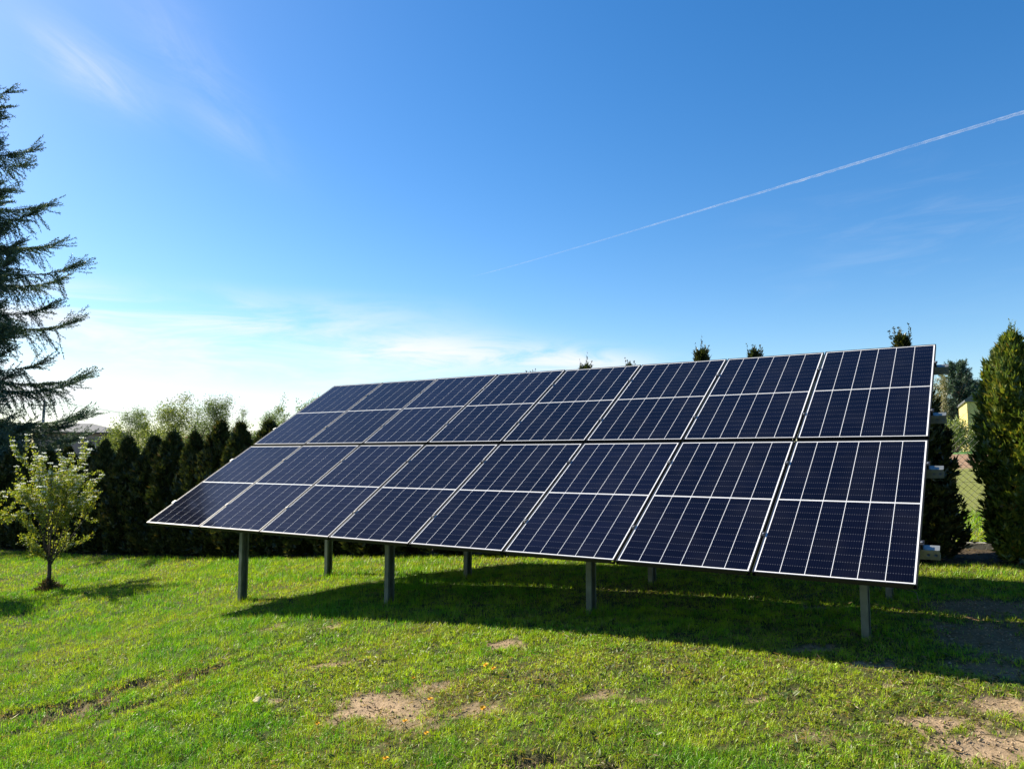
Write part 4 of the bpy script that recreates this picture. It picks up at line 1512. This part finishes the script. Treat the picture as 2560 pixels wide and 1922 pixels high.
# ------------------------------------------------------------------ power line
def power_pole():
    c = on(-.6187, 66)
    root = empty('utility_pole', c)
    mb = MB()
    top = 4.75 - c.z
    mb.tube([(0, 0, -.5), (0, 0, top)], [.17, .11], 10)
    mb.build('pole', M['pole_concrete'], root)
    cr = MB()
    zc = top - .42
    cr.box((0, -.16, zc), (1, 0, 0), (0, 1, 0), (0, 0, 1), 1.05, .045, .05)
    cr.build('crossarm', M['dark_trim'], root)
    for x in (-.95, 1.0, .93):
        ins = MB()
        ins.tube([(x, -.16, zc + .052), (x, -.16, zc + .14), (x, -.16, zc + .18), (x, -.16, zc + .34)], [.02, .03, .055, .045], 8)
        ins.build('insulator', M['dark_trim'], root)
    bc = MB()
    bc.tube([(.09, -.16, zc - .75), (.72, -.16, zc - .06)], [.022, .022], 5)
    bc.build('brace', M['dark_trim'], root)
    tag(root, 'concrete utility pole with a crossarm behind the spruce boughs', 'utility pole')
    for k, x in enumerate((-.95, .93, 1.0)):
        a = c + Vector((x, -.16, zc + .34))
        b = Vector((-.30 * 130, 130, 6.5 - .5 * k))
        pts = []
        for j in range(25):
            s = j / 24
            p = a.lerp(b, s)
            p.z -= 4 * .9 * s * (1 - s)
            pts.append(p)
        w = MB()
        w.tube(pts, [.013] * 25, 4)
        tag(w.build('power_wire', M['wire']), ('upper', 'middle', 'lower')[k] + ' of the thin power wires running right from the utility pole', 'wire', 'power wires')
    for k in range(2):
        a, b = Vector((24, 58, 5.2 - 0.6 * k)), Vector((60, 62, 8.6 - .5 * k))
        w = MB()
        w.tube([a.lerp(b, j / 10) - Zv * (4 * .35 * (j / 10) * (1 - j / 10)) for j in range(11)], [.012] * 11, 4)
        tag(w.build('power_wire', M['wire']), ('upper', 'lower')[k] + ' thin wire passing behind the distant spruce at right', 'wire', 'power wires')


power_pole()


# ------------------------------------------------------------------ contrail, high above
def contrail():
    m, nt, out = mat('contrail_ice')
    N, Lk = nt.nodes, nt.links
    d = N.new('ShaderNodeBsdfTranslucent')
    d.inputs[0].default_value = (.95, .96, .98, 1)
    df = N.new('ShaderNodeBsdfDiffuse')
    df.inputs[0].default_value = (.95, .96, .98, 1)
    ad = N.new('ShaderNodeMixShader')
    ad.inputs[0].default_value = .5
    Lk.new(d.outputs[0], ad.inputs[1])
    Lk.new(df.outputs[0], ad.inputs[2])
    tr = N.new('ShaderNodeBsdfTransparent')
    lw = N.new('ShaderNodeLayerWeight')
    lw.inputs['Blend'].default_value = .5
    tc = N.new('ShaderNodeTexCoord')
    ns = N.new('ShaderNodeTexNoise')
    ns.inputs['Scale'].default_value = .022
    ns.inputs['Detail'].default_value = 6
    Lk.new(tc.outputs['Object'], ns.inputs['Vector'])
    a = N.new('ShaderNodeMapRange')
    a.inputs['From Min'].default_value = .05
    a.inputs['From Max'].default_value = .95
    a.inputs['To Min'].default_value = .25
    a.inputs['To Max'].default_value = 0.0
    Lk.new(lw.outputs['Facing'], a.inputs['Value'])
    b = N.new('ShaderNodeMapRange')
    b.inputs['From Min'].default_value = .3
    b.inputs['From Max'].default_value = .7
    b.inputs['To Min'].default_value = .35
    b.inputs['To Max'].default_value = 1.1
    Lk.new(ns.outputs['Fac'], b.inputs['Value'])
    mu = N.new('ShaderNodeMath')
    mu.operation = 'MULTIPLY'
    mu.use_clamp = True
    Lk.new(a.outputs[0], mu.inputs[0])
    Lk.new(b.outputs[0], mu.inputs[1])
    n2 = N.new('ShaderNodeTexNoise')
    n2.inputs['Scale'].default_value = .0022
    n2.inputs['Detail'].default_value = 5
    Lk.new(tc.outputs['Object'], n2.inputs['Vector'])
    b2 = N.new('ShaderNodeMapRange')
    b2.inputs['From Min'].default_value = .32
    b2.inputs['From Max'].default_value = .62
    b2.inputs['To Min'].default_value = .45
    b2.inputs['To Max'].default_value = 1.15
    Lk.new(n2.outputs['Fac'], b2.inputs['Value'])
    mu2 = N.new('ShaderNodeMath')
    mu2.operation = 'MULTIPLY'
    mu2.use_clamp = True
    Lk.new(mu.outputs[0], mu2.inputs[0])
    Lk.new(b2.outputs[0], mu2.inputs[1])
    mu = mu2
    mx = N.new('ShaderNodeMixShader')
    Lk.new(mu.outputs[0], mx.inputs[0])
    Lk.new(tr.outputs[0], mx.inputs[1])
    Lk.new(ad.outputs[0], mx.inputs[2])
    Lk.new(mx.outputs[0], out.inputs[0])
    alt = 3000.0
    A = Vector((-0.0449, 0.9821, 0.2381)) * (alt / .2381)
    B = Vector((0.6758, 0.9621, 0.4526)) * (alt / .4526)
    A, B = A - (B - A) * .03, B + (B - A) * .10
    rng = np.random.default_rng(2)
    mb = MB()
    n = 420
    pts, rad = [], []
    for k in range(n + 1):
        s = k / n
        p = A.lerp(B, s)
        w = (4 + 14 * s) * min(1, s * 14 + .15)
        puff = abs(math.sin(k * .31 + 2.6 * math.sin(k * .083) + 1.7 * math.sin(k * .031))) * (.05 + .5 * s) * (.55 + .45 * math.sin(k * .047 + 1))
        rad.append(w * (.9 + .5 * puff + .04 * rng.normal()))
        p.z -= w * puff * .9 + 4 * 45 * (s ** .6) * (1 - s ** .6)
        pts.append(p)
    mid = A.lerp(B, .5)
    mb.tube([p - mid for p in pts], rad, 14)
    o = mb.build('contrail', m, None, mid)
    tag(o, 'thin white aircraft contrail rising to the right across the blue sky', 'contrail')


contrail()


# ------------------------------------------------------------------ small things on the lawn
def dandelions():
    proto = empty('dandelion', (0, 0, 0))
    mb = MB()
    rng = random.Random(2)
    for ring, (r, z, n) in enumerate(((.019, .0, 16), (.014, .004, 13), (.008, .008, 9))):
        for k in range(n):
            a = 2 * math.pi * k / n + ring * .3
            d = Vector((math.cos(a), math.sin(a), .25 + ring * .35)).normalized()
            s = Vector((-math.sin(a), math.cos(a), 0)) * .0032
            b = Vector((0, 0, .055 + z * .4))
            mb.quad([b - s * .6, b + d * r + s * -1, b + d * r * 1.12, b + d * r + s])
    mb.build('flower_head', M['dandelion'], proto, recalc=False)
    st = MB()
    st.tube([(0, 0, -.02), (.003, .002, .03), (0, 0, .054)], [.0022, .002, .0024], 6)
    st.tube([(0, 0, .046), (0, 0, .054)], [.003, .007], 8)
    st.build('flower_stem', M['stem'], proto)
    pos = [(-.165, 5.565, 'dandelion upper left of a pair right of the bare patch'), (-.128, 5.487, 'dandelion lower right of a pair right of the bare patch'), (-.52, 5.02, 'dandelion at the right rim of the sandy bare patch'),
           (-.176, 4.786, 'large dandelion standing alone right of the bare patch'), (-.645, 4.752, 'dandelion below the right part of the bare patch'), (-.489, 4.537, 'dandelion in the grass below the bare patch'),
           (-.690, 4.286, 'dandelion nearest the bottom edge of the picture'), (-.710, 5.552, 'small dandelion above the bare patch'), (-1.222, 4.925, 'small dandelion below left of the bare patch')]
    for k, (x, y, lb) in enumerate(pos):
        o = proto if k == 0 else copy_tree(proto)
        o.location = (x, y, gz1(x, y) + rng.uniform(-.005, .01))
        o.rotation_euler = (rng.uniform(.1, .55), rng.uniform(-.25, .25), rng.uniform(-.6, .6))
        s = rng.uniform(.72, .98) * (1.15 if k == 3 else .75 if k > 6 else 1)
        o.scale = (s, s, s)
        tag(o, lb, 'dandelion', 'dandelions in the lawn')


dandelions()


def stone():
    bm = bmesh.new()
    bmesh.ops.create_icosphere(bm, subdivisions=3, radius=1)
    rng = np.random.default_rng(8)
    ph = rng.uniform(0, 6, 6)
    for v in bm.verts:
        c = v.co
        k = 1 + .16 * math.sin(3 * c.x + ph[0]) + .14 * math.sin(4 * c.y + ph[1]) + .12 * math.sin(5 * c.z + ph[2] + 2 * c.x)
        v.co = Vector((c.x * .036 * k, c.y * .025 * k, c.z * .018 * k))
    me = bpy.data.meshes.new('stone')
    bm.to_mesh(me)
    bm.free()
    me.materials.append(M['stone'])
    x, y = -1.81, 5.59
    o = link('stone', me, None, (x, y, gz1(x, y) + .022))
    o.rotation_euler = (.1, -.2, .5)
    tag(o, 'small pale yellowish stone lying in the grass', 'stone')


stone()


# ------------------------------------------------------------------ grass
def build_grass():
    rng = np.random.default_rng(77)
    Vs, Fs, Cs = [], [], []
    cnt = [0]

    def scatter(y0, y1, dens, lmin, lmax, wmin, wmax, two, tan=1.05, mmax=4.12, mmin=-99, xr=None):
        area = 0
        xm = tan * y1 + .4
        n = int(dens * (2 * xm) * (y1 - y0))
        x = rng.uniform(-xm, xm, n)
        y = rng.uniform(y0, y1, n)
        m = (x - O[0]) * NB[0] + (y - O[1]) * NB[1]
        k = (np.abs(x) < tan * y + .4) & (m < mmax) & (m > mmin)
        x, y, m = x[k], y[k], m[k]
        # clumping
        cl = fbm(x * 11, y * 11, 51, 3)
        k = rng.random(len(x)) < sm(cl, .18, .60) * .85 + .15
        x, y, m, cl = x[k], y[k], m[k], cl[k]
        d0, d1, d2 = dirt_fields(x, y)
        bare = np.maximum(d0, d1 * .9)
        k = rng.random(len(x)) > bare * .985
        x, y, m, cl, bare, d2 = x[k], y[k], m[k], cl[k], bare[k], d2[k]
        n = len(x)
        z = gz(x, y) + (fbm(x * 9, y * 9, 2, 4) - .5) * .035 - .004
        l = lushness(x, y)
        a = rng.uniform(0, 2 * np.pi, n)
        lean = np.clip(np.abs(rng.normal(.88, .42, n)), .05, 1.45)
        ln = rng.uniform(lmin, lmax, n) * (.62 + .75 * l) * (.75 + .5 * cl) * (1 - .45 * bare)
        tall = rng.random(n) < .006
        ln = ln * np.where(tall, 1.6, 1)
        for pk in POST_I:
            for pm in (FRONT_M, REAR_M):
                dp = np.hypot(x - (O[0] + pk * WC * E[0] + pm * NB[0]), y - (O[1] + pk * WC * E[1] + pm * NB[1]))
                ln = ln * (1 + 1.1 * np.exp(-(dp / .12) ** 2))
        wd = rng.uniform(wmin, wmax, n)
        hd = np.stack([np.cos(a), np.sin(a), np.zeros(n)], -1)
        sd = np.stack([-np.sin(a), np.cos(a), np.zeros(n)], -1)
        # twist so that blades are not all flat to their lean
        tw = rng.normal(0, .7, n)
        sd = norm(sd * np.cos(tw)[:, None] + np.array([0, 0, 1.]) * (np.sin(tw) * .6)[:, None])
        b = np.stack([x, y, z], -1)
        l1 = lean * .5
        p1 = b + (hd * np.sin(l1)[:, None] + np.array([0, 0, 1.]) * np.cos(l1)[:, None]) * (ln * .5)[:, None]
        l2 = lean * 1.35
        p2 = p1 + (hd * np.sin(l2)[:, None] + np.array([0, 0, 1.]) * np.cos(l2)[:, None]) * (ln * .5)[:, None]
        w = (wd * .5)[:, None]
        # colour: lush green, yellow green, straw
        r = rng.random(n)
        g1, g2, g3 = np.array([.105, .295, .010]), np.array([.345, .455, .018]), np.array([.36, .28, .11])
        straw = (r < (.05 + .30 * (1 - l) ** 1.6 + .35 * bare + .3 * d2))
        hue = fbm(x * 5.5, y * 5.5, 71, 3)
        mixv = np.clip(l * .85 + (hue - .5) * 1.5 + rng.normal(0, .20, n), 0, 1)[:, None]
        c = g2 * (1 - mixv) + g1 * mixv
        c = np.where(straw[:, None], g3 * rng.uniform(.5, 1.1, (n, 1)), c) * rng.uniform(.70, 1.2, (n, 1)) * (.55 + .9 * fbm(x * 16, y * 16, 81, 2))[:, None]
        if two:
            v = np.stack([b - sd * w, b + sd * w, p1 - sd * w * .85, p1 + sd * w * .85, p2], 1).reshape(-1, 3)
            f = (np.arange(n) * 5)[:, None, None] + np.array([[0, 1, 3], [0, 3, 2], [2, 3, 4]])[None]
            cc = np.repeat(c, 5, 0)
        else:
            v = np.stack([b - sd * w, b + sd * w, p2], 1).reshape(-1, 3)
            f = (np.arange(n) * 3)[:, None, None] + np.array([[0, 1, 2]])[None]
            cc = np.repeat(c, 3, 0)
        Vs.append(v)
        Fs.append(f.reshape(-1, 3) + cnt[0])
        Cs.append(cc)
        cnt[0] += len(v)

    scatter(3.3, 5.0, 15000, .024, .056, .0022, .0044, True)
    scatter(5.0, 7.0, 11500, .026, .056, .0028, .0052, True)
    scatter(7.0, 10.0, 6600, .034, .066, .0040, .0070, False)
    scatter(10.0, 14.5, 3000, .040, .075, .0060, .0110, False)
    scatter(14.5, 20.5, 1500, .045, .080, .0080, .0140, False)
    # rough growth just behind the fence
    scatter(7.0, 13.0, 700, .10, .24, .005, .010, True, tan=.9, mmin=5.7, mmax=9.5)
    # broad-leaved weeds among the grass
    n = 15000
    y = rng.uniform(3.4, 8.5, n)
    x = rng.uniform(-1, 1, n) * (.8 * y)
    d0, d1, d2 = dirt_fields(x, y)
    wq = fbm(x * 1.7, y * 1.7, 61, 3)
    k = (rng.random(n) > np.maximum(d0, d1)) & (wq > .46)
    x, y = x[k], y[k]
    n = len(x)
    z = gz(x, y) + (fbm(x * 9, y * 9, 2, 4) - .5) * .035
    a = rng.uniform(0, 6.28, n)
    dd = np.stack([np.cos(a), np.sin(a), rng.uniform(.15, 1.0, n)], -1)
    v, f = leaf_tris(np.stack([x, y, z + .006], -1), dd, rng.uniform(.025, .05, n), rng.uniform(.012, .022, n), rng, np.stack([np.zeros(n), np.zeros(n), np.ones(n)], -1) + rng.normal(0, .3, (n, 3)))
    c = np.array([.075, .115, .03]) * rng.uniform(.6, 1.3, (n, 1)) + np.array([.02, .01, .0]) * rng.random((n, 1))
    Vs.append(v)
    Fs.append(f + cnt[0])
    Cs.append(np.repeat(c, 4, 0))
    cnt[0] += len(v)
    # clippings and dead scraps lying flat
    n = 26000
    y = rng.uniform(3.4, 9.5, n)
    x = rng.uniform(-1, 1, n) * (.8 * y)
    l = lushness(x, y)
    d0, d1, d2 = dirt_fields(x, y)
    k = rng.random(n) < np.clip(.95 - l + d2, .03, 1) * (1 - .75 * d0)
    x, y = x[k], y[k]
    n = len(x)
    z = gz(x, y) + (fbm(x * 9, y * 9, 2, 4) - .5) * .035 + rng.uniform(.004, .026, n)
    a = rng.uniform(0, 6.28, n)
    dd = np.stack([np.cos(a), np.sin(a), rng.normal(0, .22, n)], -1)
    v, f = leaf_tris(np.stack([x, y, z], -1), dd, rng.uniform(.025, .075, n), rng.uniform(.004, .010, n), rng)
    c = np.array([.20, .15, .075]) * rng.uniform(.35, 1.25, (n, 1))
    Vs.append(v)
    Fs.append(f + cnt[0])
    Cs.append(np.repeat(c, 4, 0))
    V, F, C = np.concatenate(Vs), np.concatenate(Fs), np.concatenate(Cs)
    C = np.concatenate([C, np.ones((len(C), 1))], -1)
    me = np_mesh('grass', V, F, [M['grass']], attrs={'tint': C})
    print('grass tris', len(F))
    tag(link('grass', me), 'short mown lawn grass with dry and lush areas', None, kind='stuff')


build_grass()


def build_crumbs():
    rng = np.random.default_rng(31)
    n = 60000
    y = rng.uniform(3.4, 8.0, n)
    x = rng.uniform(-1, 1, n) * (.78 * y)
    d0, d1, d2 = dirt_fields(x, y)
    k = rng.random(n) < np.clip(d0 + d1, 0, 1) ** 1.5 * .85
    x, y, d1 = x[k], y[k], d1[k]
    n = len(x)
    z = gz(x, y) + (fbm(x * 9, y * 9, 2, 4) - .5) * .035 - d1 * .085 - .004
    octa = np.array([[1, 0, 0], [-1, 0, 0], [0, 1, 0], [0, -1, 0], [0, 0, 1], [0, 0, -1]], float)
    fc = np.array([[0, 2, 4], [2, 1, 4], [1, 3, 4], [3, 0, 4], [2, 0, 5], [1, 2, 5], [3, 1, 5], [0, 3, 5]])
    r = np.clip(rng.lognormal(-5.45, .55, n), .0015, .014)
    V = np.stack([x, y, z], -1)[:, None] + octa[None] * r[:, None, None] * rng.uniform(.6, 1.2, (n, 6, 1)) * np.array([1, 1, .7])
    a = rng.uniform(0, 6.28, n)
    F = (np.arange(n) * 6)[:, None, None] + fc[None]
    c = np.where(d1[:, None] > .4, np.array([[.17, .12, .075]]), np.array([[.31, .23, .145]])) * rng.uniform(.75, 1.3, (n, 1))
    C = np.concatenate([np.repeat(c, 6, 0), np.ones((n * 6, 1))], -1)
    me = np_mesh('soil_crumbs', V.reshape(-1, 3), F.reshape(-1, 3), [M['soil']], attrs={'gcol': C})
    tag(link('soil_crumbs', me), 'crumbs of earth and grit on the bare patches', None, kind='stuff')


build_crumbs()
